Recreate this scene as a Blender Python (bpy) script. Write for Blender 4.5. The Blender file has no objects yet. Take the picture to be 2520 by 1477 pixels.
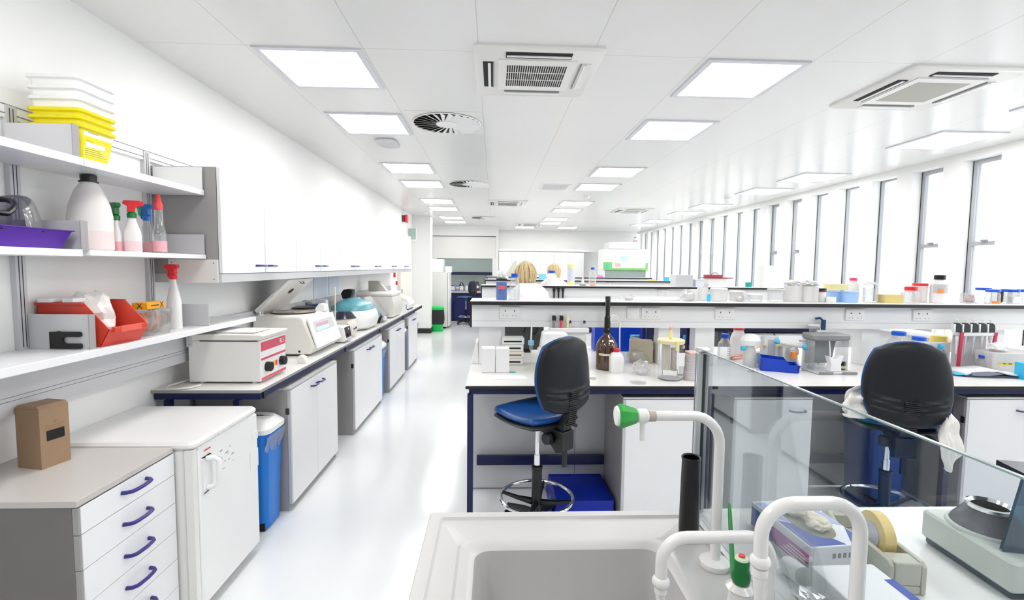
import bpy, bmesh, math, random
from mathutils import Vector, Matrix, Euler, noise
random.seed(7)
C = bpy.context.scene.collection
SC = bpy.context.scene
R = math.radians
PI = math.pi

# ---------------------------------------------------------------- camera, exposure, world
F = 1170.0                                   # focal length in pixels of the 2520 x 1477 frame
CAM_H = 1.62
_Y = Vector((-45.0, -81.5, F)).normalized()  # world axes written in camera axes (right, down, forward)
_h = Vector((1.0, 0.0105, 0.0))
_X = (_h - _h.dot(_Y) * _Y).normalized()
_Z = _X.cross(_Y)
cam_data = bpy.data.cameras.new('camera')
cam = bpy.data.objects.new('camera', cam_data)
C.objects.link(cam)
cam_data.sensor_width = 36.0
cam_data.sensor_fit = 'HORIZONTAL'
cam_data.lens = 36.0 * F / 2520.0
cam_data.clip_start = 0.05
cam_data.clip_end = 200
right = Vector((_X.x, _Y.x, _Z.x)); down = Vector((_X.y, _Y.y, _Z.y)); fwd = Vector((_X.z, _Y.z, _Z.z))
m = Matrix((( right.x, -down.x, -fwd.x, 0.0), (right.y, -down.y, -fwd.y, 0.0), (right.z, -down.z, -fwd.z, CAM_H), (0, 0, 0, 1)))
cam.matrix_world = m
SC.camera = cam
SC.view_settings.view_transform = 'Standard'
SC.view_settings.look = 'None'
SC.view_settings.gamma = 1.0
SC.view_settings.use_curve_mapping = False
SC.view_settings.exposure = 1.0
SC.cycles.max_bounces = 10
SC.cycles.diffuse_bounces = 5
SC.cycles.glossy_bounces = 4
SC.cycles.transparent_max_bounces = 16
SC.cycles.caustics_reflective = False
SC.cycles.caustics_refractive = False
SC.cycles.sample_clamp_indirect = 6.0

world = bpy.data.worlds.new('overcast_sky')
world.use_nodes = True
SC.world = world
wn = world.node_tree
bg = wn.nodes['Background']
bg.inputs['Color'].default_value = (0.93, 0.965, 1.0, 1)
bg.inputs['Strength'].default_value = 2.2
PANEL_POWER = 7.0

def at(px, py, X=None, Y=None, Z=None):
    """point of the room seen at a pixel of the photograph, on the plane X=, Y= or Z="""
    c = Vector(((px - 1260.0), (py - 738.5), F))
    d = Vector((c.dot(_X), c.dot(_Y), c.dot(_Z)))
    o = Vector((0, 0, CAM_H))
    if X is not None: t = X / d.x
    elif Y is not None: t = Y / d.y
    else: t = (Z - CAM_H) / d.z
    return o + d * t

# ---------------------------------------------------------------- materials
MATS = {}
def mat(name, col, rough=0.45, metal=0.0, spec=0.5, var=0.03, scale=6.0, alpha=1.0, coat=0.0, bump=0.0, emit=None, sheen=0.0):
    if name in MATS: return MATS[name]
    M = bpy.data.materials.new(name); M.use_nodes = True
    nt = M.node_tree; b = nt.nodes['Principled BSDF']
    b.inputs['Roughness'].default_value = rough
    b.inputs['Metallic'].default_value = metal
    b.inputs['Specular IOR Level'].default_value = spec
    b.inputs['Coat Weight'].default_value = coat
    b.inputs['Alpha'].default_value = alpha
    tc = nt.nodes.new('ShaderNodeTexCoord'); n = nt.nodes.new('ShaderNodeTexNoise')
    n.inputs['Scale'].default_value = scale; n.inputs['Detail'].default_value = 2
    nt.links.new(tc.outputs['Object'], n.inputs['Vector'])
    r = nt.nodes.new('ShaderNodeMix'); r.data_type = 'RGBA'
    a = [max(0, c * (1 - var)) for c in col]; z = [min(1, c * (1 + var)) for c in col]
    r.inputs[6].default_value = (*a, 1); r.inputs[7].default_value = (*z, 1)
    nt.links.new(n.outputs['Fac'], r.inputs[0]); nt.links.new(r.outputs[2], b.inputs['Base Color'])
    if bump:
        bp = nt.nodes.new('ShaderNodeBump'); bp.inputs['Strength'].default_value = bump; bp.inputs['Distance'].default_value = 0.002
        n2 = nt.nodes.new('ShaderNodeTexNoise'); n2.inputs['Scale'].default_value = 180
        nt.links.new(tc.outputs['Object'], n2.inputs['Vector']); nt.links.new(n2.outputs['Fac'], bp.inputs['Height'])
        nt.links.new(bp.outputs['Normal'], b.inputs['Normal'])
    if emit:
        b.inputs['Emission Color'].default_value = (*emit[0], 1); b.inputs['Emission Strength'].default_value = emit[1]
    MATS[name] = M
    return M

def glass(name, tint=(0.95, 0.97, 0.97), gloss=0.12, rough=0.02, body=0.0, bcol=(0.9, 0.9, 0.9), blend=0.3, far=0.45):
    """thin clear plastic or glass: straight-through light, a fresnel reflection and a little milky body"""
    if name in MATS: return MATS[name]
    M = bpy.data.materials.new(name); M.use_nodes = True
    nt = M.node_tree; nt.nodes.remove(nt.nodes['Principled BSDF']); out = nt.nodes['Material Output']
    t = nt.nodes.new('ShaderNodeBsdfTransparent'); t.inputs[0].default_value = (*tint, 1)
    g = nt.nodes.new('ShaderNodeBsdfGlossy'); g.inputs['Roughness'].default_value = rough
    lw = nt.nodes.new('ShaderNodeLayerWeight'); lw.inputs['Blend'].default_value = blend
    mr = nt.nodes.new('ShaderNodeMapRange'); mr.inputs['To Min'].default_value = gloss; mr.inputs['To Max'].default_value = min(1, gloss + far)
    nt.links.new(lw.outputs['Fresnel'], mr.inputs['Value'])
    mx = nt.nodes.new('ShaderNodeMixShader')
    nt.links.new(mr.outputs[0], mx.inputs[0]); nt.links.new(t.outputs[0], mx.inputs[1]); nt.links.new(g.outputs[0], mx.inputs[2])
    last = mx
    if body:
        d = nt.nodes.new('ShaderNodeBsdfDiffuse'); d.inputs[0].default_value = (*bcol, 1)
        tl = nt.nodes.new('ShaderNodeBsdfTranslucent'); tl.inputs[0].default_value = (*bcol, 1)
        a = nt.nodes.new('ShaderNodeMixShader'); a.inputs[0].default_value = 0.4
        nt.links.new(d.outputs[0], a.inputs[1]); nt.links.new(tl.outputs[0], a.inputs[2])
        m2 = nt.nodes.new('ShaderNodeMixShader'); m2.inputs[0].default_value = body
        nt.links.new(mx.outputs[0], m2.inputs[1]); nt.links.new(a.outputs[0], m2.inputs[2]); last = m2
    nt.links.new(last.outputs[0], out.inputs[0])
    MATS[name] = M
    return M

WALL = mat('wall_paint', (0.86, 0.86, 0.85), 0.75, var=0.01)
WHITE = mat('white_laminate', (0.86, 0.865, 0.875), 0.3, var=0.01)
DOORW = mat('cabinet_door_white', (0.86, 0.865, 0.88), 0.35, var=0.008)
GREYC = mat('grey_carcass_laminate', (0.36, 0.35, 0.35), 0.45, var=0.03, bump=0.1)
LGREY = mat('pale_grey_laminate', (0.58, 0.58, 0.60), 0.4, var=0.01)
EDGE = mat('dark_worktop_edge', (0.016, 0.012, 0.014), 0.35)
GEDGE = mat('grey_worktop_edge', (0.30, 0.30, 0.30), 0.4)
TOP = mat('cream_worktop_laminate', (0.79, 0.78, 0.765), 0.28, var=0.015)
NAVY = mat('navy_painted_steel', (0.004, 0.008, 0.065), 0.3, spec=0.4)
NAVYD = mat('dark_navy_laminate', (0.003, 0.006, 0.04), 0.35)
HANDLE = mat('violet_blue_handle_plastic', (0.030, 0.022, 0.20), 0.25)
CREAM = mat('cream_enamel', (0.78, 0.76, 0.71), 0.35, var=0.01)
OFFW = mat('off_white_enamel', (0.80, 0.79, 0.77), 0.3, var=0.01)
PWHITE = mat('white_plastic', (0.86, 0.86, 0.86), 0.35, var=0.01)
CERAM = mat('sink_acrylic', (0.56, 0.55, 0.545), 0.35, var=0.01)
BLACK = mat('black_plastic', (0.003, 0.003, 0.0035), 0.35)
SLAB = mat('dark_slot', (0.004, 0.004, 0.004), 0.7)
DGREY = mat('dark_grey_plastic', (0.016, 0.018, 0.02), 0.4)
MGREY = mat('mid_grey_plastic', (0.25, 0.25, 0.26), 0.4)
CHROME = mat('chrome', (0.85, 0.86, 0.88), 0.12, metal=1.0)
STEEL = mat('brushed_steel', (0.62, 0.63, 0.64), 0.3, metal=1.0)
BLUE = mat('blue_bin_plastic', (0.0, 0.18, 0.66), 0.35, var=0.02)
SEATB = mat('blue_vinyl', (0.003, 0.065, 0.26), 0.35, spec=0.5, var=0.03)
CHBACK = mat('charcoal_chair_shell', (0.008, 0.010, 0.014), 0.42, spec=0.3, bump=0.12)
CAPB = mat('blue_cap_plastic', (0.0, 0.09, 0.62), 0.4)
CAPR = mat('red_cap_plastic', (0.78, 0.02, 0.03), 0.35)
GREEN = mat('green_plastic', (0.0, 0.17, 0.03), 0.35)
GREENB = mat('bright_green_plastic', (0.0, 0.55, 0.10), 0.4)
YEL = mat('sharps_yellow', (0.85, 0.74, 0.0), 0.4)
PYEL = mat('pale_yellow_plastic', (0.85, 0.78, 0.38), 0.4)
PINK = mat('pink_liquid', (0.86, 0.42, 0.47), 0.3)
RED = mat('red_bin_plastic', (0.68, 0.06, 0.035), 0.3, var=0.05)
PAPER = mat('white_paper', (0.85, 0.85, 0.86), 0.7)
INK = mat('printed_ink', (0.03, 0.03, 0.04), 0.6)
GINK = mat('grey_printed_ink', (0.30, 0.30, 0.33), 0.6)
KRAFT = mat('brown_cardboard', (0.34, 0.22, 0.135), 0.8, var=0.05, scale=30)
TEAL = mat('teal_plastic', (0.14, 0.40, 0.47), 0.3)
LBLUE = mat('light_blue_plastic', (0.35, 0.55, 0.86), 0.4)
CYAN = mat('cyan_plastic', (0.03, 0.50, 0.82), 0.4)
DBLUE = mat('royal_blue_plastic', (0.0, 0.045, 0.50), 0.35)
ORANGE = mat('orange_plastic', (0.9, 0.28, 0.04), 0.45)
SKIN = mat('skin', (0.75, 0.48, 0.38), 0.5)
HAIR = mat('blonde_hair', (0.62, 0.42, 0.20), 0.5, var=0.35, scale=60)
CLOTH = mat('white_cotton', (0.80, 0.78, 0.75), 0.9, var=0.02)
COAT = mat('white_lab_coat', (0.86, 0.86, 0.87), 0.9, var=0.01)
TROUS = mat('dark_trousers', (0.03, 0.03, 0.05), 0.8)
GLS = glass('clear_glass', (.97, .98, .98), 0.05, far=.30)
PLAS = glass('clear_plastic', (0.94, 0.95, 0.955), 0.08, 0.08, body=0.14, bcol=(0.9, 0.9, 0.9))
MILK = glass('milky_plastic', (0.93, 0.93, 0.93), 0.06, 0.2, body=0.75, bcol=(0.88, 0.87, 0.86))
BAG = glass('clear_bag', (0.96, 0.96, 0.97), 0.12, 0.12, body=0.25, bcol=(0.9, 0.9, 0.9))
SCREEN = glass('bench_screen_glass', (0.90, 0.93, 0.945), 0.03, 0.01, blend=0.15, far=0.5)
BACRYL = glass('blue_acrylic', (0.16, 0.38, 0.52), 0.08, 0.05, body=0.35, bcol=(0.03, 0.12, 0.20))
AMBER = mat('amber_glass', (0.055, 0.016, 0.004), 0.06, spec=0.9, var=0.3, scale=9, coat=0.5)
SASHG = glass('sash_glass', (0.86, 0.93, 0.91), 0.10, 0.03, body=0.40, bcol=(0.72, 0.82, 0.80))

# ---------------------------------------------------------------- mesh builder
class MB:
    def __init__(s): s.v = []; s.f = []; s.mi = []; s.mats = []; s.cur = 0; s.M = Matrix()
    def use(s, m):
        if m not in s.mats: s.mats.append(m)
        s.cur = s.mats.index(m); return s
    def xf(s, M=None): s.M = M if M is not None else Matrix(); return s
    def add(s, vs, fs):
        b = len(s.v)
        s.v += [s.M @ Vector(p) for p in vs]
        for f in fs: s.f.append([b + i for i in f]); s.mi.append(s.cur)
        return s
    def box(s, x0, x1, y0, y1, z0, z1):
        if x0 > x1: x0, x1 = x1, x0
        if y0 > y1: y0, y1 = y1, y0
        if z0 > z1: z0, z1 = z1, z0
        return s.add([(x0,y0,z0),(x1,y0,z0),(x1,y1,z0),(x0,y1,z0),(x0,y0,z1),(x1,y0,z1),(x1,y1,z1),(x0,y1,z1)],
                     [(3,2,1,0),(4,5,6,7),(0,1,5,4),(1,2,6,5),(2,3,7,6),(3,0,4,7)])
    def prism(s, poly, h0, h1, axis='z'):
        """closed outline (2-D points) pushed from h0 to h1 along an axis; x: poly is (y,z), y: (x,z), z: (x,y)"""
        n = len(poly)
        P = {'z': lambda a, b, h: (a, b, h), 'y': lambda a, b, h: (a, h, b), 'x': lambda a, b, h: (h, a, b)}[axis]
        vs = [P(a, b, h0) for a, b in poly] + [P(a, b, h1) for a, b in poly]
        fs = [tuple(range(n))[::-1], tuple(range(n, 2 * n))] + [(i, (i + 1) % n, n + (i + 1) % n, n + i) for i in range(n)]
        return s.add(vs, fs)
    def lathe(s, prof, c=(0, 0, 0), n=24, sx=1.0, sy=1.0, cap0=True, cap1=True):
        vs = []; fs = []
        for r, z in prof:
            for k in range(n):
                a = 2 * PI * k / n
                vs.append((c[0] + r * sx * math.cos(a), c[1] + r * sy * math.sin(a), c[2] + z))
        for j in range(len(prof) - 1):
            for k in range(n):
                k2 = (k + 1) % n
                fs.append((j*n+k, j*n+k2, (j+1)*n+k2, (j+1)*n+k))
        if cap0: fs.append(tuple(range(n))[::-1])
        if cap1: fs.append(tuple(range((len(prof)-1)*n, len(prof)*n)))
        return s.add(vs, fs)
    def cyl(s, c, r, h, n=20, r2=None): return s.lathe([(r, 0), (r if r2 is None else r2, h)], c, n)
    def tube(s, pts, r, n=10, caps=True):
        """round bar along a polyline; r is a number or one radius per point"""
        pts = [Vector(p) for p in pts]; m = len(pts)
        rs = r if isinstance(r, (list, tuple)) else [r] * m
        vs = []; fs = []
        ref = None
        for i, p in enumerate(pts):
            t = (pts[min(i + 1, m - 1)] - pts[max(i - 1, 0)]).normalized()
            if ref is None:
                ref = Vector((0, 0, 1)) if abs(t.z) < 0.9 else Vector((1, 0, 0))
            u = (ref - ref.dot(t) * t).normalized(); ref = u; w = t.cross(u)
            for k in range(n):
                a = 2 * PI * k / n
                vs.append(p + (u * math.cos(a) + w * math.sin(a)) * rs[i])
        for j in range(m - 1):
            for k in range(n):
                k2 = (k + 1) % n
                fs.append((j*n+k, j*n+k2, (j+1)*n+k2, (j+1)*n+k))
        if caps: fs.append(tuple(range(n))[::-1]); fs.append(tuple(range((m-1)*n, m*n)))
        return s.add(vs, fs)
    def ball(s, c, r, sz=1.0, n=16, m=10):
        return s.lathe([(max(1e-4, r * math.sin(PI * i / m)), -r * sz * math.cos(PI * i / m)) for i in range(m + 1)], c, n)
    def rring(s, loops, n=5, cap0=False, cap1=True):
        """stack of rounded rectangles (x0,x1,y0,y1,z,r) joined into one skin"""
        vs = []; fs = []; k = 4 * (n + 1)
        for x0, x1, y0, y1, z, r in loops:
            for cx, cy, a0 in ((x1 - r, y1 - r, 0), (x0 + r, y1 - r, 90), (x0 + r, y0 + r, 180), (x1 - r, y0 + r, 270)):
                for i in range(n + 1):
                    a = R(a0 + 90 * i / n); vs.append((cx + r * math.cos(a), cy + r * math.sin(a), z))
        for j in range(len(loops) - 1):
            for i in range(k):
                i2 = (i + 1) % k; fs.append((j*k+i, j*k+i2, (j+1)*k+i2, (j+1)*k+i))
        if cap0: fs.append(tuple(range(k))[::-1])
        if cap1: fs.append(tuple(range((len(loops)-1)*k, len(loops)*k)))
        return s.add(vs, fs)
    def rbox(s, x0, x1, y0, y1, z0, z1, r=0.01, e=0.004):
        e = min(e, (z1 - z0) / 3, r)
        return s.rring([(x0+e, x1-e, y0+e, y1-e, z0, max(r-e, .0005)), (x0, x1, y0, y1, z0 + e, r), (x0, x1, y0, y1, z1 - e, r), (x0+e, x1-e, y0+e, y1-e, z1, max(r-e, .0005))], 3, True, True)
    def mesh(s, name, mats=None):
        me = bpy.data.meshes.new(name)
        me.from_pydata([tuple(p) for p in s.v], [], s.f)
        for mm in (s.mats or mats or []): me.materials.append(mm)
        if s.mats: me.polygons.foreach_set('material_index', s.mi)
        me.polygons.foreach_set('use_smooth', [True] * len(me.polygons))
        me.set_sharp_from_angle(angle=R(35))
        me.update()
        return me

def obj(name, mb, m=None, parent=None, label=None, bevel=0.0, loc=None, rz=0.0, rot=None, sub=0, solid=0.0):
    o = bpy.data.objects.new(name, mb.mesh(name, [m] if m else None) if isinstance(mb, MB) else mb)
    C.objects.link(o)
    if parent: o.parent = parent
    if loc is not None: o.location = loc
    if rot is not None: o.rotation_euler = rot
    elif rz: o.rotation_euler = (0, 0, rz)
    if label: o['label'] = label
    if solid:
        k = o.modifiers.new('thickness', 'SOLIDIFY'); k.thickness = solid; k.offset = 0
    if sub:
        k = o.modifiers.new('subdivision', 'SUBSURF'); k.levels = sub; k.render_levels = sub
    if bevel:
        k = o.modifiers.new('bevel', 'BEVEL'); k.width = bevel; k.segments = 2; k.limit_method = 'ANGLE'; k.angle_limit = R(50)
        k.harden_normals = True
    return o
def tag(o, label, cat, group=None):
    o['label'] = label; o['category'] = cat
    if group: o['group'] = group
    return o
def thing(name, label, cat, loc=(0, 0, 0), rz=0.0, group=None):
    o = bpy.data.objects.new(name, None); C.objects.link(o); o.empty_display_size = 0.05
    o.location = loc; o.rotation_euler = (0, 0, rz)
    return tag(o, label, cat, group)
def struct(name, mb, m=None, parent=None, **k):
    o = obj(name, mb, m, parent, **k)
    if not parent: o['kind'] = 'structure'
    return o
def dup(root, loc=None, rz=None, label=None, group=None):
    def cp(o, par):
        c = o.copy(); C.objects.link(c)
        if par: c.parent = par
        for ch in [x for x in bpy.data.objects if x.parent == o and x != c]: cp(ch, c)
        return c
    r = cp(root, None)
    if loc is not None: r.location = loc
    if rz is not None: r.rotation_euler = (0, 0, rz)
    if label: r['label'] = label
    if group: r['group'] = group
    return r
def text_mesh(s, size, extrude=0.0004):
    cu = bpy.data.curves.new('lettering', 'FONT'); cu.body = s; cu.size = size; cu.extrude = extrude
    cu.align_x = 'CENTER'; cu.align_y = 'CENTER'
    t = bpy.data.objects.new('lettering', cu); C.objects.link(t)
    dg = bpy.context.evaluated_depsgraph_get(); me = bpy.data.meshes.new_from_object(t.evaluated_get(dg))
    bpy.data.objects.remove(t); bpy.data.curves.remove(cu)
    return me
def text(s, size, m, parent, loc, rot, label=None, name='lettering'):
    me = text_mesh(s, size); me.materials.clear(); me.materials.append(m)
    return obj(name, me, None, parent, label=label, loc=loc, rot=rot)
ORD = ['first', 'second', 'third', 'fourth', 'fifth', 'sixth', 'seventh', 'eighth', 'ninth', 'tenth', 'eleventh', 'twelfth', 'thirteenth', 'fourteenth', 'fifteenth', 'sixteenth', 'seventeenth', 'eighteenth', 'nineteenth', 'twentieth']
# ================================================================ THE ROOM
XL, XR, YN, YF, ZC = -1.95, 4.75, -3.0, 15.6, 2.82
fm = mat('floor_vinyl', (0.80, 0.82, 0.835), 0.16, spec=0.5, var=0.012, scale=0.8)
struct('floor', MB().box(XL - .1, XR + .35, YN - .1, YF + .1, -0.1, 0), fm)
# ceiling tiles: joint lines drawn by the material (metal pan ceiling, slightly glossy)
cm = mat('metal_pan_ceiling', (0.80, 0.80, 0.79), 0.22, spec=0.35, var=0.005)
nt = cm.node_tree; b = nt.nodes['Principled BSDF']; mixn = [n for n in nt.nodes if n.type == 'MIX'][0]
tc = [n for n in nt.nodes if n.type == 'TEX_COORD'][0]
sx = nt.nodes.new('ShaderNodeSeparateXYZ'); nt.links.new(tc.outputs['Object'], sx.inputs[0])
def joint(sock, off, period, w):
    a = nt.nodes.new('ShaderNodeMath'); a.operation = 'ADD'; a.inputs[1].default_value = off + 60 * period; nt.links.new(sock, a.inputs[0])
    p = nt.nodes.new('ShaderNodeMath'); p.operation = 'MODULO'; p.inputs[1].default_value = period; nt.links.new(a.outputs[0], p.inputs[0])
    l = nt.nodes.new('ShaderNodeMath'); l.operation = 'LESS_THAN'; l.inputs[1].default_value = w; nt.links.new(p.outputs[0], l.inputs[0])
    return l.outputs[0]
jx = joint(sx.outputs['X'], 0.735, 0.64, 0.005)
jy = joint(sx.outputs['Y'], 0.18, 2.93, 0.004)
mx = nt.nodes.new('ShaderNodeMath'); mx.operation = 'MAXIMUM'; nt.links.new(jx, mx.inputs[0]); nt.links.new(jy, mx.inputs[1])
m2 = nt.nodes.new('ShaderNodeMix'); m2.data_type = 'RGBA'; m2.inputs[7].default_value = (0.60, 0.60, 0.58, 1)
nt.links.new(mx.outputs[0], m2.inputs[0]); nt.links.new(mixn.outputs[2], m2.inputs[6]); nt.links.new(m2.outputs[2], b.inputs['Base Color'])
struct('ceiling', MB().box(XL - .1, XR + .35, YN - .1, YF + .1, ZC, ZC + .1), cm)
struct('wall_left', MB().box(XL - .1, XL, YN - .1, YF + .1, 0, ZC), WALL)
struct('wall_back', MB().box(XL, XR + .12, YF, YF + .1, 0, ZC), WALL)
struct('wall_front', MB().box(XL, XR + .12, YN - .1, YN, 0, ZC), WALL)
# window wall: piers, sill wall and lintel are one wall
WT = 2.742; WS = 0.95; PITCH = 0.58; Y0 = 4.725
wr = MB()
wr.box(XR, XR + .22, YN, YF, 0, WS); wr.box(XR, XR + .22, YN, YF, WT, ZC)
ks = range(-13, 19)
for k in ks:
    wr.box(XR, XR + .22, Y0 + PITCH * k, Y0 + PITCH * k + .215, WS, WT)
wr.box(XR, XR + .22, YN, Y0 + PITCH * (-13) - .36, WS, WT)
struct('wall_right', wr, WALL)
FR = mat('window_frame_grey', (0.40, 0.41, 0.44), 0.4)
wg = glass('window_pane_glass', (0.98, 0.99, 0.99), 0.04)
for i, k in enumerate(ks):
    y1 = Y0 + PITCH * k; y0 = y1 - .36
    sash = (k % 5) in (0, 1)
    f = MB().use(FR); x0, x1 = XR + .11, XR + .15
    w = .042 if sash else .02
    f.box(x0, x1, y0, y0 + w, WS, WT).box(x0, x1, y1 - w, y1, WS, WT)
    f.box(x0, x1, y0 + w, y1 - w, WS, WS + w).box(x0, x1, y0 + w, y1 - w, WT - w, WT)
    if sash: f.box(x0 - .01, x1, y0 + w, y1 - w, 1.885, 1.925)
    f.use(DGREY).box(x0 - .006, x0 + .002, y1 - .004, y1, WS, WT)
    o = struct('window_%d' % (i + 1), f)
    struct('window_glass', MB().box(x0 + .015, x0 + .021, y0 + w, y1 - w, WS + w, WT - w), wg, o)
    if sash: struct('sash_latch', MB().box(x0 - .03, x0 - .01, (y0 + y1) / 2 - .03, (y0 + y1) / 2 + .03, 1.925, 1.94), MGREY, o)
struct('trim_1', MB().box(XR - .16, XR, YN, YF, WS - .03, WS), WHITE)
BB = mat('dark_skirting', (0.02, 0.018, 0.018), 0.4)
struct('baseboard_left', MB().box(XL, XL + .012, 9.0, 11.5, 0, .10), BB)
struct('baseboard_back', MB().box(.2, XR, YF - .012, YF, 0, .10), BB)
pl = struct('trim_2', MB().box(XL, -1.52, 11.5, 11.9, 0, ZC), WALL)
struct('baseboard_1', MB().box(XL, -1.505, 11.485, 11.9, 0, .12), BB)
# bulkhead above the fume cupboard alcove
struct('trim_3', MB().box(XL, .14, 14.1, YF, 2.52, ZC), WALL)
struct('trim_4', MB().box(.06, .14, 14.1, YF, 0, 2.52), WALL)

# ---------------------------------------------------------------- ceiling fittings
pm = mat('lit_diffuser', (0.9, 0.9, 0.9), 0.5, emit=((1.0, 0.985, 0.96), PANEL_POWER))
FRM = mat('light_frame_metal', (0.66, 0.67, 0.72), 0.35, var=0.01)
rows = [(-1.045, 0.14, 'row over the wall bench'), (1.52, 0.145, 'middle row'), (4.12, 0.27, 'row beside the windows')]
lp0 = None
for X, dy, nm in rows:
    ys = [v + dy for k in (-1, 0, 1, 2, 3) for v in (2.91 + 2.93 * k, 4.03 + 2.93 * k)]
    for i, y in enumerate(ys):
        n = i - 1 if X > 4 else i - 2
        lab = 'square white ceiling light panel, %s visible along the %s' % (ORD[max(0, n - 1 if X > 4 else n)], nm)
        if (i < 2) or (X > 4 and i < 3): lab = 'square ceiling light panel outside the view, over the camera end, %s' % nm
        if lp0 is None:
            t = thing('ceiling_light', lab, 'ceiling light', (X, y, ZC), 0, 'ceiling light panels')
            fr = MB()
            fr.box(-.30, .30, -.30, -.265, -.010, 0).box(-.30, .30, .265, .30, -.010, 0).box(-.30, -.265, -.265, .265, -.010, 0).box(.265, .30, -.265, .265, -.010, 0)
            obj('frame', fr, FRM, t)
            obj('diffuser', MB().box(-.265, .265, -.265, .265, -.006, -.001), pm, t, label='glowing white diffuser')
            lp0 = t
        else: dup(lp0, (X, y, ZC), 0, lab)
for X, y, w in ((0.92, 14.35, 'in front of the wall cupboards at the far end'), (2.2, 14.35, 'in front of the safety cabinet at the far end')):
    dup(lp0, (X, y, ZC), 0, 'square white ceiling light panel %s' % w)

def cassette(x, y, lab, grid):
    t = thing('ceiling_cassette', lab, 'air conditioner', (x, y, ZC), 0, 'ceiling air conditioning cassettes')
    a = .365
    f = MB().use(OFFW)
    # face panel as a ring of pieces round four louvre slots
    f.rring([(-a, a, -a, a, 0, .02), (-a, a, -a, a, -.012, .02), (-a + .012, a - .012, -a + .012, a - .012, -.022, .02)], 3, False, True)
    obj('face_panel', f, None, t)
    for q in range(4):
        M = Matrix.Rotation(q * PI / 2, 4, 'Z')
        s = MB().xf(M).use(SLAB if q in (0, 3) else OFFW).box(-.185, .185, -.315, -.255, -.026, -.0225)
        s.use(PWHITE).box(-.18, .18, -.287, -.270, -.032, -.027).use(MGREY).box(-.185, .185, -.258, -.252, -.030, -.0225)
        obj('louvre', s, None, t)
    g = MB().use(OFFW).box(-.225, .225, -.225, .225, -.028, -.0225)
    if grid:
        g.use(SLAB)
        for r_ in range(3):
            for c_ in range(26):
                g.box(-.175 + c_ * .0137, -.175 + c_ * .0137 + .0082, -.155 + r_ * .108, -.155 + r_ * .108 + .094, -.0295, -.0282)
    else:
        g.use(mat('return_grille_beige', (0.45, 0.44, 0.40), 0.6, var=.02)).box(-.17, .17, -.165, .165, -.0295, -.0282)
    obj('intake_grille', g, None, t)
    return t
cassette(0.244, 3.01, 'square ceiling air conditioner with a black slotted intake, nearest the middle of the ceiling', True)
cassette(2.80, 3.11, 'square ceiling air conditioner with a plain beige intake near the windows', False)
cassette(0.25, 9.0, 'small far ceiling air conditioner above the person with blonde hair', True)
cassette(2.85, 9.85, 'far ceiling air conditioner between the middle lights and window lights', False)
cassette(1.0, 13.4, 'farthest ceiling air conditioner in front of the back wall', False)
def swirl(x, y, lab):
    t = thing('swirl_diffuser', lab, 'air vent', (x, y, ZC), 0, 'round swirl air diffusers')
    obj('plate', MB().box(-.30, .30, -.30, .30, -.004, 0), OFFW, t)
    obj('recess', MB().lathe([(.272, -.0085), (.272, -.006)], n=40), SLAB, t)
    v = MB()
    n = 26
    for k in range(n):
        a = 2 * PI * k / n; a2 = a + 2 * PI / n * .62
        p = []
        for r, aa in ((.085, a), (.275, a + .26), (.275, a2 + .26), (.085, a2 + .04)):
            p.append((r * math.cos(aa), r * math.sin(aa)))
        vs = [(p[0][0], p[0][1], -.010), (p[1][0], p[1][1], -.010), (p[2][0], p[2][1], -.026), (p[3][0], p[3][1], -.016)]
        v.add(vs + [(a_, b_, c_ + .0015) for a_, b_, c_ in vs], [(0, 1, 2, 3), (7, 6, 5, 4), (0, 4, 5, 1), (1, 5, 6, 2), (2, 6, 7, 3), (3, 7, 4, 0)])
    obj('vane', v, PWHITE, t)
    obj('hub', MB().lathe([(.09, -.018), (.09, -.008)], n=32), PWHITE, t)
    obj('rim', MB().lathe([(.272, -.008), (.276, -.014), (.285, -.008)], n=40, cap0=False, cap1=False), PWHITE, t)
swirl(-.40, 4.09, 'round swirl air diffuser beside the second light panel, largest of its kind')
swirl(-.374, 7.0, 'round swirl air diffuser halfway down the ceiling')
swirl(-.26, 11.7, 'small distant swirl air diffuser near the fume cupboard')
g = MB().use(PWHITE).box(-.21, .21, -.24, .24, -.008, 0).use(LGREY).box(-.185, .185, -.21, .21, -.010, -.008)
o = obj('return_grille', g, None, loc=(.90, 7.15, ZC)); tag(o, 'plain grey rectangular air grille between two rows of lights', 'air vent')
o = obj('emergency_light', MB().rbox(-.10, .10, -.16, .16, -.025, 0, .06, .01), LGREY, loc=(-1.04, 4.76, ZC)); tag(o, 'small pale rounded emergency light behind the second light panel', 'emergency light')
for k, (x, y, l) in enumerate(((3.9, 7.9, 'round white smoke detector near the windows'), (1.55, 8.0, 'round white smoke detector beside the middle lights'), (-1.5, 10.6, 'round white smoke detector near the red alarm'))):
    o = obj('smoke_detector', MB().lathe([(.035, -.045), (.05, -.03), (.055, 0)], n=20), PWHITE, loc=(x, y, ZC)); tag(o, l, 'smoke detector', 'smoke detectors')
# ================================================================ WALL BENCH (along wall_left)
def bow(mb, p, axis, ln=.10, out=(1, 0, 0), d=.028, r=.0065):
    """bow handle centred at p, running along axis and standing off along out"""
    p = Vector(p); a = Vector(axis); o = Vector(out); pts = []
    for t, h in ((-.5, 0), (-.47, .55), (-.38, .9), (-.25, 1), (0, 1.08), (.25, 1), (.38, .9), (.47, .55), (.5, 0)):
        pts.append(p + a * t * ln + o * h * d)
    return mb.tube(pts, r, 10)

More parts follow.
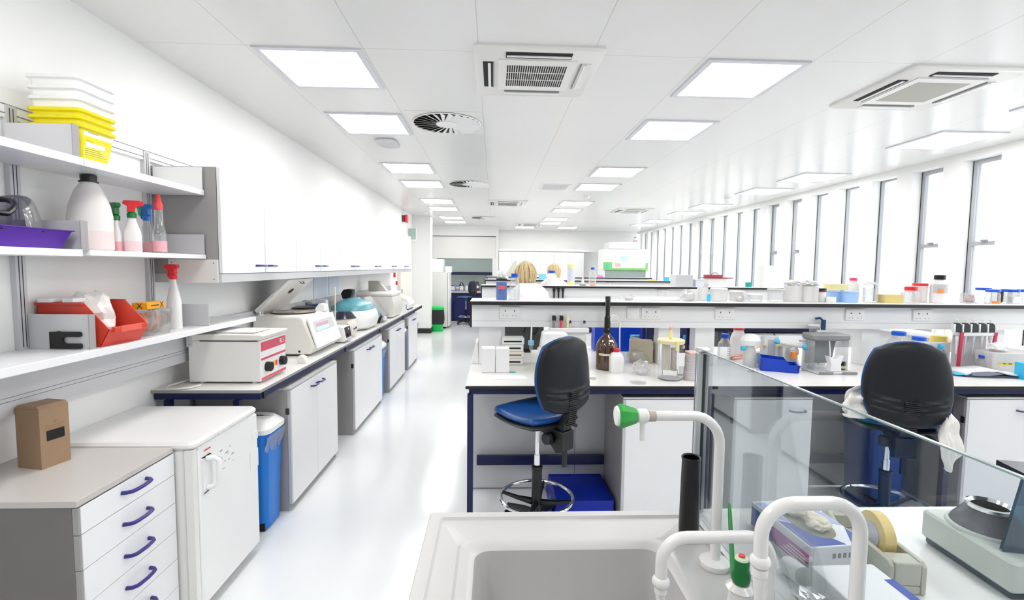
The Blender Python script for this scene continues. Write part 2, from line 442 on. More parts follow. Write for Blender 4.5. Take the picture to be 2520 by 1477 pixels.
def wall_unit(y0, y1, lab):
    t = thing('wall_cabinet', lab, 'cabinet', (XL + .0005, y0, 1.512), 0, 'white wall cabinets in a row')
    w = y1 - y0; d = .362; h = .66
    c = MB().use(GREYC).box(.0, d, .003, w - .003, .051, h).use(DGREY).box(d, d + .001, w / 2 - .02, w / 2 + .02, .055, h - .004).box(d, d + .001, .004, .03, .055, h - .004).box(d, d + .001, w - .03, w - .004, .055, h - .004)  # dark strips on the carcass front paint the shadow in the door gaps
    obj('carcass', c, None, t, bevel=.002)
    obj('light_rail', MB().box(.0, d + .018, .001, w - .001, 0, .050), LGREY, t, label='pale grey rail under the doors')
    for s in (0, 1):
        a = .004 + s * (w / 2); b_ = a + w / 2 - .009
        dr = obj('door', MB().box(d + .002, d + .022, a, b_, .053, h - .002), DOORW, t, bevel=.0015)
        yy = w / 2 - .075 if s == 0 else w / 2 + .075
        obj('handle', bow(MB(), (d + .022, yy, .10), (0, 1, 0), .115), HANDLE, dr, label='violet blue bow handle')
    return t
names = ['nearest, beside the open shelves', 'above the open centrifuge', 'above the papers and teal centrifuge', 'above the grey cream centrifuge', 'above the far white machines', 'last before the red notices']
for i in range(6):
    y0 = 2.812 + 1.046 * i
    wall_unit(y0, y0 + 1.046, 'white two-door wall cabinet with blue handles, ' + names[i])

# shelf rails and uprights on the wall
up = []
for y, l in ((1.25, 'half hidden at the photo edge'), (2.02, 'behind the purple tray'), (2.765, 'beside the grey cabinet side')):
    o = obj('shelf_upright', MB().use(LGREY).box(XL, XL + .022, y - .022, y + .022, 1.26, 2.24).use(DGREY).box(XL + .022, XL + .0235, y + .004, y + .007, 1.27, 2.23).box(XL + .022, XL + .0235, y - .010, y - .007, 1.27, 2.23), None, bevel=.001)
    tag(o, 'grey slotted shelf upright on the wall, ' + l, 'shelf upright', 'shelf uprights')
rl = MB().use(WHITE).box(XL, XL + .016, .6, 3.2, 2.19, 2.25).use(MGREY).box(XL + .016, XL + .018, .6, 3.2, 2.240, 2.244).box(XL + .016, XL + .018, .6, 3.2, 2.205, 2.209)
tag(obj('wall_rail', rl, None), 'long white horizontal wall rail above the top shelf', 'wall rail')
SHW = mat('shelf_white', (0.84, 0.84, 0.86), 0.3, var=.01)
def shelf(z, x1, y0, y1, th, lab):
    o = obj('wall_shelf', MB().box(XL + .024, x1, y0, y1, z - th, z), SHW, bevel=.003); return tag(o, lab, 'shelf')
shelf(2.04, -1.65, .6, 2.01, .032, 'upper white wall shelf, near section under the pale bookend')
shelf(2.04, -1.65, 2.015, 2.808, .032, 'upper white wall shelf section carrying the yellow sharps bins')
shelf(1.672, -1.65, .6, 1.985, .028, 'middle white wall shelf section carrying the purple tray')
shelf(1.672, -1.65, 2.02, 2.808, .024, 'middle white wall shelf section carrying the spray bottles')
def bookend(x1, y, z, h, lab, m=LGREY, w=.022, x0=XL + .026):
    g = MB().use(m).box(x0, x1 - .002, y - .003, y + .003, z + .0005, z + h).use(GREYC if w > .01 else m).box(x1 - .004, x1, y - w / 2, y + w / 2, z + .0005, z + h)
    return tag(obj('shelf_end_plate', g, None), lab, 'shelf end plate', 'pale metal shelf end plates')
bookend(-1.655, 1.985, 2.04, .125, 'pale shelf end plate standing against the yellow sharps bins', w=.03)
bookend(-1.655, 2.80, 2.04, .125, 'pale shelf end plate at the far end of the top shelf', w=.004, m=WHITE)
bookend(-1.655, 2.002, 1.674, .115, 'grey shelf end plate between the purple tray and white canister', w=.034)
bookend(-1.655, 2.80, 1.672, .115, 'grey shelf end plate at the far end of the spray bottle shelf', w=.004)
# ledge, fascia and trunking
LED = 1.26
g = MB().use(SHW).box(XL, -1.65, .6, 3.36, LED - .034, LED)
tag(obj('long_ledge', g, None, bevel=.004), 'long white ledge on the wall carrying the red bin', 'ledge')
g = MB().use(LGREY).box(XL, -1.85, .6, 2.96, 1.03, LED - .034).use(DGREY).box(-1.8501, -1.849, .6, 2.945, 1.084, 1.0855).box(-1.8501, -1.849, .6, 2.945, 1.10, 1.1015).box(-1.8501, -1.849, 2.943, 2.945, 1.084, 1.10)
tag(obj('cable_trunking', g, None, bevel=.002), 'pale grey cable trunking under the ledge', 'cable trunking')
tag(obj('cable_trunking', MB().use(LGREY).box(XL + .002, -1.905, 3.37, 8.9, 1.13, 1.25).use(DGREY).box(-1.9051, -1.904, 3.37, 9.0, 1.185, 1.1865), None, bevel=.002), 'long pale grey cable trunking on the wall behind the bench machines', 'cable trunking')
bookend(-1.67, 2.035, LED, .145, 'grey shelf end plate with a black clip beside the red bin', w=.03)
bookend(-1.66, 2.83, LED, .125, 'small grey end plate on the ledge beside the white spray bottle', w=.004, x0=-1.83)
tag(obj('filler_panel', MB().use(OFFW).box(-1.86, XL + .365, 2.800, 2.811, 1.512, 1.645).use(MGREY).box(-1.845, -1.838, 2.7985, 2.80, 1.622, 1.629).box(-1.845, -1.838, 2.7985, 2.80, 1.529, 1.536).box(-1.61, -1.603, 2.7985, 2.80, 1.622, 1.629).box(-1.61, -1.603, 2.7985, 2.80, 1.529, 1.536), None), 'small cream panel with four screws under the grey cabinet side', 'panel')
# black clip
g = MB()
pts = [(-.065, -.035), (.055, -.035), (.06, -.03), (.06, -.018), (.055, -.014), (.0, -.014), (-.012, -.008), (-.014, 0), (-.012, .008), (0, .014), (.055, .014), (.06, .018), (.06, .030), (.055, .035), (-.02, .035), (-.03, .038), (-.04, .035), (-.065, .035)]
g.prism(pts, -.006, .006, 'y')
o = obj('fork_clip', g, BLACK, loc=(at(150, 822, Y=2.0).x, 2.024, LED + .0385), bevel=.002); tag(o, 'black fork-shaped plastic clip on the grey end plate', 'clip')

# --- sharps bins (nested stack)
def sharps(z, h, body, lab, lid):
    t = thing('sharps_bin', lab, 'sharps bin', (-1.765, 2.115, z), 0, 'stack of sharps bins on the top shelf')
    m_ = YEL if not lid else mat('translucent_white_lid', (.86, .86, .85), .5)
    if body:
        obj('body', MB().rring([(-.080, .078, -.070, .070, 0, .012), (-.100, .094, -.088, .088, h - .018, .014)], 4, True, True), m_, t)
        YL = mat('label_yellow', (.80, .74, .10), .6); DY = mat('label_print', (.45, .42, .02), .6)
        lb = MB().use(YL).box(0, .002, -.066, .060, .012, .092).use(PAPER).box(0, .004, -.070, .078, .094, .124).use(PAPER).box(.002, .003, -.058, .040, .052, .070)
        lb.use(GINK)
        lb.box(.004, .0045, -.05, .0, .108, .110)
        lb.use(DY).box(.002, .0028, -.058, -.02, .074, .081).box(.002, .0028, -.058, -.035, .084, .090).box(.002, .0028, .035, .050, .076, .088)
        for k in range(4): lb.box(.002, .0028, -.058, .05 - .012 * k, .018 + .008 * k, .020 + .008 * k)
        obj('label', lb, None, t, loc=(.0785, 0, .006), rot=(0, R(5.6), 0))
    r = (-.100, .094, -.088, .088)
    def L(e, z_, rr): return (r[0] - e, r[1] + e, r[2] - e, r[3] + e, z_, rr)
    obj('rim', MB().rring([L(-.004, h - .052, .018), L(0, h - .018, .02), L(.010, h - .014, .024), L(.012, h - .004, .026), L(.004, h, .02), L(-.01, h, .02)], 4, True, True), m_, t)
    return t
sharps(2.041, .140, True, 'yellow sharps bin with printed label, bottom of the stack', False)
sharps(2.041 + .030, .142, False, 'yellow sharps bin rim nested second in the stack', False)
sharps(2.041 + .060, .142, False, 'yellow sharps bin rim nested topmost of the yellow ones', False)
for k, l in enumerate(('lowest', 'middle', 'topmost')):
    sharps(2.041 + .098 + .042 * k, .148, False, 'translucent white sharps bin lid, %s of three above the yellow bins' % l, True)

# --- things on the middle shelf
t = thing('storage_tray', 'purple open tray holding a face shield', 'tray', (-1.80, 1.745, 1.673))
PUR = mat('purple_plastic', (0.10, 0.02, 0.36), 0.4)
g = MB(); a, b_ = .125, .23
g.rring([(-.105, .105, -.20, .20, 0, .01), (-a, a, -b_, b_, .068, .012), (-a - .008, a + .008, -b_ - .008, b_ + .008, .070, .014), (-a - .008, a + .008, -b_ - .008, b_ + .008, .073, .014), (-a + .003, a - .003, -b_ + .003, b_ - .003, .073, .012), (-.103, .103, -.198, .198, .004, .01)], 3, True, True)
obj('tray_body', g, PUR, t); 
obj('peg', MB().box(.118, .124, -.05, -.042, .058, .064).box(.118, .124, .10, .108, .058, .064), SLAB, t)
t = thing('face_shield', 'clear curved face shield with a black headband lying in the purple tray', 'face shield', (-1.80, 1.85, 1.69), R(10))
g = MB(); n = 20; vs = []; fs = []
for i in range(n + 1):
    a = PI * (i / n)
    for j in range(9):
        q = j / 8
        vs.append((-.02 + .11 * math.cos(a) * (1 - .12 * q), -.05 + .20 * math.sin(a) * (1 - .05 * q) * (1 - .35 * q), .035 + .150 * math.sin(q * PI * .5) * (.55 + .45 * math.sin(a))))
for i in range(n):
    for j in range(8): fs.append((i*9+j, i*9+j+1, (i+1)*9+j+1, (i+1)*9+j))
g.add(vs, fs); obj('visor', g, glass('visor_plastic', (.90, .91, .91), .16, .04, body=.28, bcol=(.60, .60, .60), blend=.25, far=.5), t, solid=.002)
g = MB(); g.tube([(-.02 + .085 * math.cos(a), -.10 + .10 * math.sin(a), .10 + .06 * max(0, math.sin(a))) for a in [PI * 2 * k / 24 for k in range(25)]], .010, 8)
obj('headband', g, BLACK, t)
obj('strap', MB().tube([(.04, .06, .05), (.06, .10, .02), (.07, .13, .012)], .006, 8), DGREY, t)

def lathed(name, lab, cat, loc, prof, m_, group=None, n=24, rz=0, sx=1, sy=1):
    t = thing(name, lab, cat, loc, rz, group); obj('body', MB().lathe(prof, n=n, sx=sx, sy=sy), m_, t); return t
# white canister
t = lathed('canister', 'large white plastic canister with black screw cap on the middle shelf', 'canister', (-1.79, 2.20, 1.673), [(.074, 0), (.080, .008), (.080, .15), (.072, .20), (.050, .265), (.030, .297), (.028, .305)], mat('canister_plastic', (0.80, 0.77, 0.75), 0.45))
obj('cap', MB().lathe([(.036, .300), (.036, .304), (.029, .305), (.030, .329), (.027, .332)], n=24), BLACK, t)
obj('liquid_tint', MB().lathe([(.0802, .009), (.0802, .085)], n=24, cap0=False, cap1=False), mat('faint_pink', (0.80, 0.68, 0.67), .45), t, label='pinkish liquid showing through the plastic')
# spray bottles
def sprayer(loc, lab, bm, tm, lm, h=.20, r=.034, rz=0.0, tw=None, slim=False):
    t = thing('spray_bottle', lab, 'spray bottle', loc, rz, 'spray bottles on the wall shelves')
    obj('bottle', MB().lathe([(r * .95, 0), (r, .006), (r, h * .48), (r * .93, h * .56), (r * .55, h * .80), (.016, h * .9), (.015, h)], n=20, sy=.75), bm, t)
    obj('collar', MB().lathe([(.018, h - .012), (.019, h + .008), (.013, h + .016)], n=16), tw or tm, t)
    hd = MB().prism([(-.018, .016), (.012, .016), (.016, .040), (.045, .048), (.048, .066), (.030, .072), (-.028, .070), (-.034, .055), (-.016, .045)], -.011, .011, 'y').xf(None)
    for i in range(len(hd.v)): hd.v[i] = hd.v[i] + Vector((0, 0, h))
    obj('trigger_head', hd, tm, t, bevel=.002)
    tr = MB().prism([(.022, h + .05), (.034, h + .05), (.036, h + .02), (.028, h - .005), (.024, h + .015)], -.006, .006, 'y')
    obj('trigger', tr, tw or tm, t, bevel=.001)
    if lm:
        obj('liquid', MB().lathe([(r * .96, .004), (r * 1.012, .006), (r * 1.012, h * .30), (r * .9, h * .305)], n=20, sy=.755), lm, t, label='pink liquid in the bottle')
    return t
MK = mat('milky_bottle', (0.80, 0.78, 0.775), 0.4)
sprayer((-1.79, 2.34, 1.673), 'white spray bottle with a dark green nozzle, next to the large canister', MK, GREEN, PINK, .16, .028, R(150))
sprayer((-1.74, 2.375, 1.673), 'white spray bottle with green collar and red trigger head', MK, CAPR, mat('soft_pink', (.82, .62, .64), .4), .175, .036, R(35), tw=GREEN)
t = sprayer((-1.80, 2.56, 1.673), 'clear spray bottle with blue trigger head and orange label', PLAS, mat('sprayer_blue', (0.02, 0.18, 0.62), 0.4), PINK, .18, .034, R(170))
obj('label', MB().use(ORANGE).box(-.002, .03, -.031, -.0265, .012, .032).use(PUR).box(-.006, .03, -.031, -.0265, .034, .042), None, t)
t = thing('wash_bottle', 'clear wash bottle with tall red tip on the middle shelf', 'wash bottle', (-1.72, 2.53, 1.673))
obj('body', MB().lathe([(.030, 0), (.032, .005), (.032, .09), (.028, .115), (.021, .14), (.019, .225)], n=20), PLAS, t)
obj('liquid', MB().lathe([(.0322, .006), (.0324, .062)], n=20, cap0=False, cap1=False), PINK, t, label='pink liquid')
obj('tip', MB().lathe([(.021, .222), (.021, .245), (.016, .258), (.012, .290), (.008, .300)], n=18), mat('coral_red', (0.85, 0.07, 0.08), .35), t)
t = sprayer((-1.77, 2.70, LED), 'white spray bottle with red and white trigger on the ledge under the panel', PWHITE, CAPR, None, .285, .040, R(170))

# --- things on the ledge
t = thing('storage_bin', 'red open-fronted storage bin holding a crumpled plastic bag', 'storage bin', (-1.80, 2.075, LED))
g = MB()   # local: x out of the wall, y along it
side = [(-.13, 0), (.125, 0), (.165, .075), (.155, .085), (.06, .19), (-.13, .19)]
yA, yB = 0.005, .235
for ya, yb in ((yA, yA + .005), (yB - .005, yB)): g.prism(side, ya, yb, 'y')
g.box(-.13, .125, yA, yB, 0, .005).box(-.13, -.125, yA, yB, .005, .19)
g.prism([(.12, .004), (.125, 0), (.165, .075), (.159, .077)], yA, yB, 'y')
g.box(-.135, .06, yA - .008, yA, .18, .19).box(-.135, .06, yB, yB + .008, .18, .19)
g.prism([(.155, .060), (.170, .060), (.172, .082), (.157, .084)], yA + .02, yB - .02, 'y')
obj('bin_body', g, RED, t, bevel=.002)
o = obj('label_slot', MB().box(.164, .172, .06, .18, .058, .084), mat('coral_lip', (0.80, 0.12, 0.08), .3), t, bevel=.001)
def crumple(name, c, s, m_, seed, lab=None, cat=None, parent=None, amp=.35, group=None, n=3):
    bm = bmesh.new(); bmesh.ops.create_icosphere(bm, subdivisions=n, radius=1)
    for v in bm.verts:
        d = noise.noise(v.co * 1.7 + Vector((seed, 0, 0))) * amp + abs(noise.noise(v.co * 4 + Vector((0, seed, 0)))) * amp * .7
        v.co *= (1 + d)
        v.co = Vector((v.co.x * s[0], v.co.y * s[1], max(v.co.z, -.92) * s[2] + s[2] * .92))
    me = bpy.data.meshes.new(name); bm.to_mesh(me); bm.free(); me.materials.append(m_)
    o = bpy.data.objects.new(name, me); C.objects.link(o); o.location = c
    if parent: o.parent = parent
    if lab and cat: tag(o, lab, cat, group)
    return o
crumple('plastic_bag', (-1.80, 2.19, LED + .007), (.085, .080, .110), mat('frosted_bag', (.80, .78, .77), .5), 3, 'crumpled clear plastic bag inside the red bin', 'plastic bag')
for k, (x, y, w, l) in enumerate(((-1.885, 2.115, .028, .050), (-1.80, 2.12, .022, .045))):
    o = obj('carton', MB().box(-w, w, -l, l, 0, .018), PAPER, loc=(x, y, LED + .1905), rz=.03 * k, bevel=.002)
    tag(o, ('flat white carton lying across the back of the red bin', 'flat white carton lying over the red bin beside the plastic bag')[k], 'carton', 'flat cartons')
t = thing('storage_jar', 'clear plastic tub of orange tape rolls on the ledge', 'storage tub', (-1.765, 2.47, LED))
obj('tub', MB().rring([(-.075, .075, -.08, .08, 0, .02), (-.085, .085, -.09, .09, .125, .025), (-.085, .085, -.09, .09, .128, .025)], 4, True, False), PLAS, t, solid=.002)
for k, (x, y, z, rx, ry, l) in enumerate(((-.02, -.035, .062, R(80), R(20), 'orange tape roll leaning at the front of the clear tub'), (.0, .035, .062, R(70), R(-25), 'orange tape roll leaning at the rear of the clear tub'))):
    rr = MB().lathe([(.030, -.012), (.052, -.012), (.052, .012), (.030, .012), (.030, -.012)], n=24, cap0=False, cap1=False)
    o = obj('tape_roll', rr, mat('orange_tape', (.85, .33, .10), .5), loc=(-1.765 + x, 2.47 + y, LED + z), rot=(rx, ry, 0)); tag(o, l, 'tape roll', 'orange tape rolls')
o = obj('hazard_carton', MB().use(mat('hazard_orange', (.90, .42, .02), .5)).box(-.035, .035, -.075, .075, 0, .034), None, loc=(-1.755, 2.485, LED + .130), rz=.1, bevel=.002); tag(o, 'small orange hazard carton with a black X on top of the tub', 'carton')
for yy, s in ((.045, .03), ):
    text('X', .042, INK, o, (.0356, yy, .017), (R(90), 0, R(90)))
text('X', .036, INK, o, (0.0, -.0756, .017), (R(90), 0, 0))
o.children[0].data.name = 'hazard_cross'
obj('hazard_print', MB().box(.0352, .0358, -.045, .02, .015, .020), INK, o)

# orange-capped bottle and round magnifier at the very edge of the view
t = thing('magnifier', 'round white magnifier lens cut by the photo edge', 'magnifier', (-1.69, 1.475, LED))
a = [2 * PI * k / 32 for k in range(33)]
obj('rim', MB().tube([(0.02 * math.cos(q), .10 * math.cos(q), .16 + .10 * math.sin(q)) for q in a], .007, 8, False), PWHITE, t)
g = MB(); g.add([(0.02 * math.cos(q), .095 * math.cos(q), .16 + .095 * math.sin(q)) for q in a[:-1]], [tuple(range(32))]); obj('lens', g, glass('lens_glass', (.80, .88, .84), .1), t)
obj('stand', MB().tube([(0, 0, .004), (0, 0, .06)], .008, 8).lathe([(.05, 0), (.045, .008)], n=20), PWHITE, t)
t = thing('squeeze_bottle', 'white bottle with an orange cap at the photo edge', 'bottle', (-1.745, 1.60, .82))
obj('body', MB().lathe([(.05, 0), (.055, .01), (.055, .11), (.03, .14), (.02, .15)], n=20), PWHITE, t)
obj('cap', MB().lathe([(.024, .15), (.024, .175), (.018, .18)], n=16), mat('hot_orange', (.9, .16, .01), .4), t)

# ---------------------------------------------------------------- drawer unit, fridge, box, bins
t = thing('drawer_unit', 'grey drawer unit with white drawer fronts and blue handles', 'drawer unit', (XL, 1.60, 0))
W = .48; XF = .56
g = MB().use(GREYC).box(.0, XF - .022, 0, W, .0, .797)
g.mats[0] = mat('vignette_darkened_grey', (0.17, 0.16, 0.155), .5, bump=.1); obj('carcass', g, None, t, bevel=.002)  # carcass grey darkened here, corner vignette put into the colour
obj('worktop', MB().box(0, XF - .002, -.003, W, .7975, .82), mat('beige_top_laminate', (0.56, 0.53, 0.51), .3, var=.02), t, bevel=.002, label='beige grey top')
zs = [.79, .697, .571, .443, .315, .187, .05]
for k in range(6):
    d = obj('drawer', MB().use(GREYC).box(XF - .0215, XF - .003, .002, W - .002, zs[k + 1] + .0025, zs[k] - (.0 if k else -.003)).use(DOORW).box(XF - .003, XF, .010, W - .002, zs[k + 1] + .0025, zs[k] - (.0 if k else -.003)), None, t)
    obj('handle', bow(MB(), (XF, W * .52, (.757, .634, .508, .382, .254, .12)[k]), (0, 1, 0), .125, (1, 0, 0), .034, .0075), HANDLE, d, label='violet blue bow handle')

o = thing('cardboard_box', 'small upright brown cardboard box on the drawer unit', 'cardboard box', (-1.735, 1.852, .82), R(-12))
g = MB().box(-.115, 0, 0, .105, 0, .235)
g.prism([(-.115, .235), (0, .235), (-.012, .247), (-.10, .247)], 0, .105, 'y')
obj('carton', g, KRAFT, o, bevel=.0015)
g = MB().use(SLAB).box(.0002, .0012, .022, .085, .105, .145).use(mat('brown_ink', (.30, .19, .11), .8)).box(.0002, .001, .02, .088, .160, .164).box(.0002, .001, .03, .08, .152, .155).box(.0002, .001, .05, .060, .172, .182)
obj('print', g, None, o, label='black rectangle and brown print')

t = thing('undercounter_fridge', 'white undercounter fridge with a white handle and handwriting on the door', 'fridge', (XL, 2.09, 0))
g = MB().rbox(.01, .60, .0, .555, .03, .80, .02, .01); obj('cabinet', g, OFFW, t)
obj('top', MB().rbox(.0, .645, -.006, .562, .802, .836, .035, .012), mat('fridge_top_white', (.84, .83, .83), .25, var=.01), t)
obj('door', MB().rbox(.602, .640, .03, .56, .05, .798, .012, .01), PWHITE, t)
obj('front_frame', MB().box(.600, .634, -.004, .027, .03, .800), OFFW, t)
obj('handle', MB().rbox(.640, .646, .045, .115, .58, .745, .01, .002).tube([(.645, .075, .735), (.675, .085, .735), (.69, .095, .72), (.69, .095, .62), (.672, .09, .60), (.645, .08, .595)], .012, 10), PWHITE, t)
g = MB()
random.seed(3)
for k in range(16):
    y = .16 + random.random() * .16; z = .62 + random.random() * .10; g.box(.6402, .6408, y, y + .008 + .02 * random.random(), z, z + .003)
obj('handwriting', g, GINK, t, kind=None) if False else obj('handwriting', g, GINK, t)
obj('brand_mark', MB().box(.6405, .6412, .07, .12, .768, .774), CAPR, t, label='small red stripe')
obj('paper_tag', MB().box(.6405, .6425, .50, .555, .655, .70).box(.6405, .6425, .47, .555, .50, .60), PAPER, t)
obj('foot', MB().cyl((.56, .03, 0), .016, .03), BLACK, t); obj('foot', MB().cyl((.56, .52, 0), .016, .03), BLACK, t)

def bin_(y, lab, w=.30, h=.585):
    t = thing('recycling_bin', lab, 'bin', (-1.535, y, 0), 0, 'blue plastic bins under the wall bench')
    a, b_ = .17, w / 2
    obj('bin_body', MB().rring([(-a, a, -b_, b_, .012, .03), (-a - .0, a + .0, -b_, b_, .02, .035), (-a - .018, a + .018, -b_ - .022, b_ + .022, h, .045), (-a - .028, a + .028, -b_ - .03, b_ + .03, h + .004, .05), (-a - .028, a + .028, -b_ - .03, b_ + .03, h + .022, .05)], 4, True, True), BLUE, t)
    obj('lid', MB().rring([(-a - .03, a + .034, -b_ - .034, b_ + .034, h + .022, .05), (-a - .03, a + .036, -b_ - .036, b_ + .036, h + .05, .055), (-a, a + .0, -b_, b_, h + .095, .07), (-a + .06, a - .06, -b_ + .06, b_ - .06, h + .105, .05)], 4, True, True), PWHITE, t)
    n = 34; vs = []; fs = []
    for i in range(n + 1):
        u = i / n; y_ = -b_ - .035 + (w + .07) * u
        for j in range(6):
            q = j / 5
            dz = .02 + .11 * q * (.75 + .3 * math.sin(u * PI)) + .012 * math.sin(u * 19) * q
            vs.append((a + .032 + .004 * math.sin(u * 31 + j) - .018 * q, y_ * (1 - .05 * q), h + .01 - dz + .02))
    for i in range(n):
        for j in range(5): fs.append((i*6+j, i*6+j+1, (i+1)*6+j+1, (i+1)*6+j))
    g = MB().add(vs, fs); obj('bin_liner', g, BAG, t, label='clear bag edge folded over the rim')
    obj('foot', MB().box(-a + .01, a - .012, -b_ - .001, -b_ + .02, 0, .05), BLACK, t)
    return t
bin_(2.94, 'blue plastic bin with white lid and clear liner beside the white fridge', .20)
bin_(5.83, 'blue plastic bin with white lid between the second and third base cabinets', .24, .60)
bin_(7.23, 'blue plastic bin between the third and fourth base cabinets', .18, .60)
bin_(8.41, 'farthest blue plastic bin beyond the last base cabinet', .24, .60)

# ---------------------------------------------------------------- wall bench worktop, frame, base cabinets
ytop = [2.70, 4.36, 5.65, 7.29, 8.94]
for i in range(1):
    g = MB().use(TOP).box(XL, -1.337, 2.745, 8.94, .896, .90).use(GEDGE).box(XL, -1.3365, 2.744, 8.941, .880, .8958)
    o = obj('worktop', g, None, bevel=.001); tag(o, 'long cream worktop with grey edge along the wall bench', 'worktop')
g = MB()
g.box(-1.375, -1.345, 2.76, 8.93, .840, .880); g.box(XL + .01, XL + .04, 2.76, 8.93, .840, .880)
for y in (2.76, 4.30, 5.612, 7.052, 8.88): g.box(XL + .04, -1.375, y, y + .03, .840, .880)
t = thing('steel_bench', 'navy blue steel frame under the wall bench worktop', 'bench frame', (0, 0, 0))
obj('rail', g, NAVY, t)
for y in (2.76, 4.30, 5.612, 7.052, 8.88):
    for x in (-1.50, XL + .06): obj('leg', MB().box(x, x + .035, y, y + .035, .018, .833).cyl((x + .0175, y + .0175, 0), .014, .02), NAVY, t)
    obj('end_cap', MB().box(-1.345, -1.338, y + .031, y + .052, .836, .878), BLACK, t)
def base_unit(name_lab, loc, w, rz=0, d=.60, h=.81, doors=2, handle=HANDLE, group='white base cabinets', flip=False, hd=.06):
    """local: front faces +x, width along y"""
    t = thing('base_cabinet', name_lab, 'cabinet', loc, rz, group)
    g = MB().use(GREYC).box(-d, -.022, 0, .018, 0, h - .001).box(-d, -.022, w - .018, w, 0, h - .001).box(-d, -.03, .018, w - .018, .05, .07).box(-d, -d + .01, .018, w - .018, .07, h - .02).use(MGREY).box(-.06, -.045, .018, w - .018, 0, .05)
    obj('carcass', g, None, t)
    obj('top_board', MB().use(LGREY).box(-d, -.001, 0, w, h, h + .012), None, t)
    for s in range(doors):
        ww = w / doors; a = s * ww + (.018 if s == 0 else .0015); b_ = (s + 1) * ww - (.004 if s == doors - 1 else .0015)
        dr = obj('door', MB().use(LGREY).box(-.020, -.002, s * ww + .001, b_, .047, h - .004).use(DOORW).box(-.002, .0, a if s == 0 else s * ww + .0015, b_, .047, h - .006), None, t)
        yy = (w / 2 - .065 if s == 0 else w / 2 + .065) if doors == 2 else ((w - .10) if not flip else .07)
        obj('handle', bow(MB(), (0, yy, h - hd), (0, 1, 0), .10, (1, 0, 0), .03, .006), handle, dr, label='bow handle')
    obj('hinge', MB().cyl((-.045, .0, 0), .001, .001) if False else MB().box(-.03, -.008, -.006, 0, h - .16, h - .12), DGREY, t)
    return t
for (a, b_), l in zip(((3.08, 4.0), (4.50, 5.61), (6.03, 7.05), (7.37, 8.22)), ('nearest of the row, beside the first blue bin', 'second along the wall bench', 'third along the wall bench', 'farthest along the wall bench')):
    base_unit('white two-door base cabinet with grey side, ' + l, (-1.31, a, 0), b_ - a)

# ---------------------------------------------------------------- equipment on the wall bench (z .90)
WT_ = .90
t = thing('water_bath', 'white lidded bench machine with red striped front and two black knobs', 'water bath', (-1.40, 2.885, WT_))
g = MB().box(-.42, 0, 0, .345, .012, .262); obj('housing', g, OFFW, t, bevel=.004)
for x in (-.36, -.05):
    for y in (.03, .30): obj('foot', MB().cyl((x, y, 0), .014, .0125), PWHITE, t)
g = MB().prism([(-.425, .262), (.0, .264), (.022, .290), (.006, .296), (-.40, .300), (-.425, .290)], -.004, .349, 'y'); obj('lid', g, CREAM, t, bevel=.004)
obj('lid_gap', MB().box(-.35, -.01, -.0045, -.003, .258, .264), SLAB, t)
obj('hinge', MB().use(LGREY).box(-.425, -.395, -.006, 0, .225, .298).use(DGREY).cyl((-.41, -.0065, .285), .003, .003).cyl((-.41, -.0065, .24), .003, .003), None, t)
RS = mat('rose_red_stripe', (0.66, 0.09, 0.14), .35)
g = MB().use(PWHITE).box(0, .003, .004, .341, .014, .256).use(RS).box(.003, .0042, .006, .339, .195, .250).box(.003, .0042, .006, .339, .140, .153).box(.003, .0042, .006, .339, .016, .034)
obj('front_panel', g, None, t)
g = MB().use(mat('gauge_teal', (.12, .42, .36), .4)).box(.003, .0048, .120, .145, .075, .108).use(mat('gauge_orange', (.95, .42, .03), .4)).box(.003, .0048, .145, .19, .075, .108).use(RS).box(.003, .0048, .19, .215, .075, .108)
obj('gauge', g, None, t, label='small orange and teal gauge')
for y in (.075, .27):
    obj('knob', MB().xf(Matrix.Translation((.003, y, .092)) @ Matrix.Rotation(PI / 2, 4, 'Y')).lathe([(.030, 0), (.030, .028), (.027, .032)], n=20), BLACK, t)
text('BLS', .040, PWHITE, t, (.0048, .285, .222), (R(90), 0, R(90)))
o = obj('power_cable', MB().tube([(-1.80, 3.02, .93), (-1.86, 2.93, .91), (-1.89, 2.80, .908), (-1.86, 2.74, .907), (-1.80, 2.735, .907), (-1.74, 2.77, .907), (-1.72, 2.83, .907)], .006, 8), CREAM); tag(o, 'cream power cable looped beside the red striped machine', 'cable')
o = obj('paper_sheet', MB().box(-.16, .14, -.10, .10, 0, .002), PAPER, loc=(-1.60, 3.05, WT_ + .301)); tag(o, 'white paper lying on the lid of the red striped machine', 'paper')

t = thing('centrifuge', 'large cream centrifuge with its flat lid standing open', 'centrifuge', (-1.68, 4.07, WT_))
g = MB()   # long rounded body; x toward room
g.prism([(-.20, .014), (.235, .014), (.255, .03), (.275, .08), (.195, .295), (.165, .316), (-.20, .316)], -.31, .31, 'y')
obj('housing', g, CREAM, t, bevel=.02)
obj('bowl', MB().lathe([(.175, .318), (.17, .324), (.16, .324), (.155, .3195)], c=(-.01, 0, 0), n=40, cap0=False, cap1=True), mat('bowl_tan', (.42, .36, .28), .4), t)
obj('rotor', MB().lathe([(.07, .321), (.06, .328), (.02, .332)], c=(-.01, 0, 0), n=20), STEEL, t)
obj('rim', MB().lathe([(.175, .316), (.178, .326), (.170, .327), (.169, .316)], c=(-.01, 0, 0), n=40, cap0=False, cap1=False), DGREY, t)
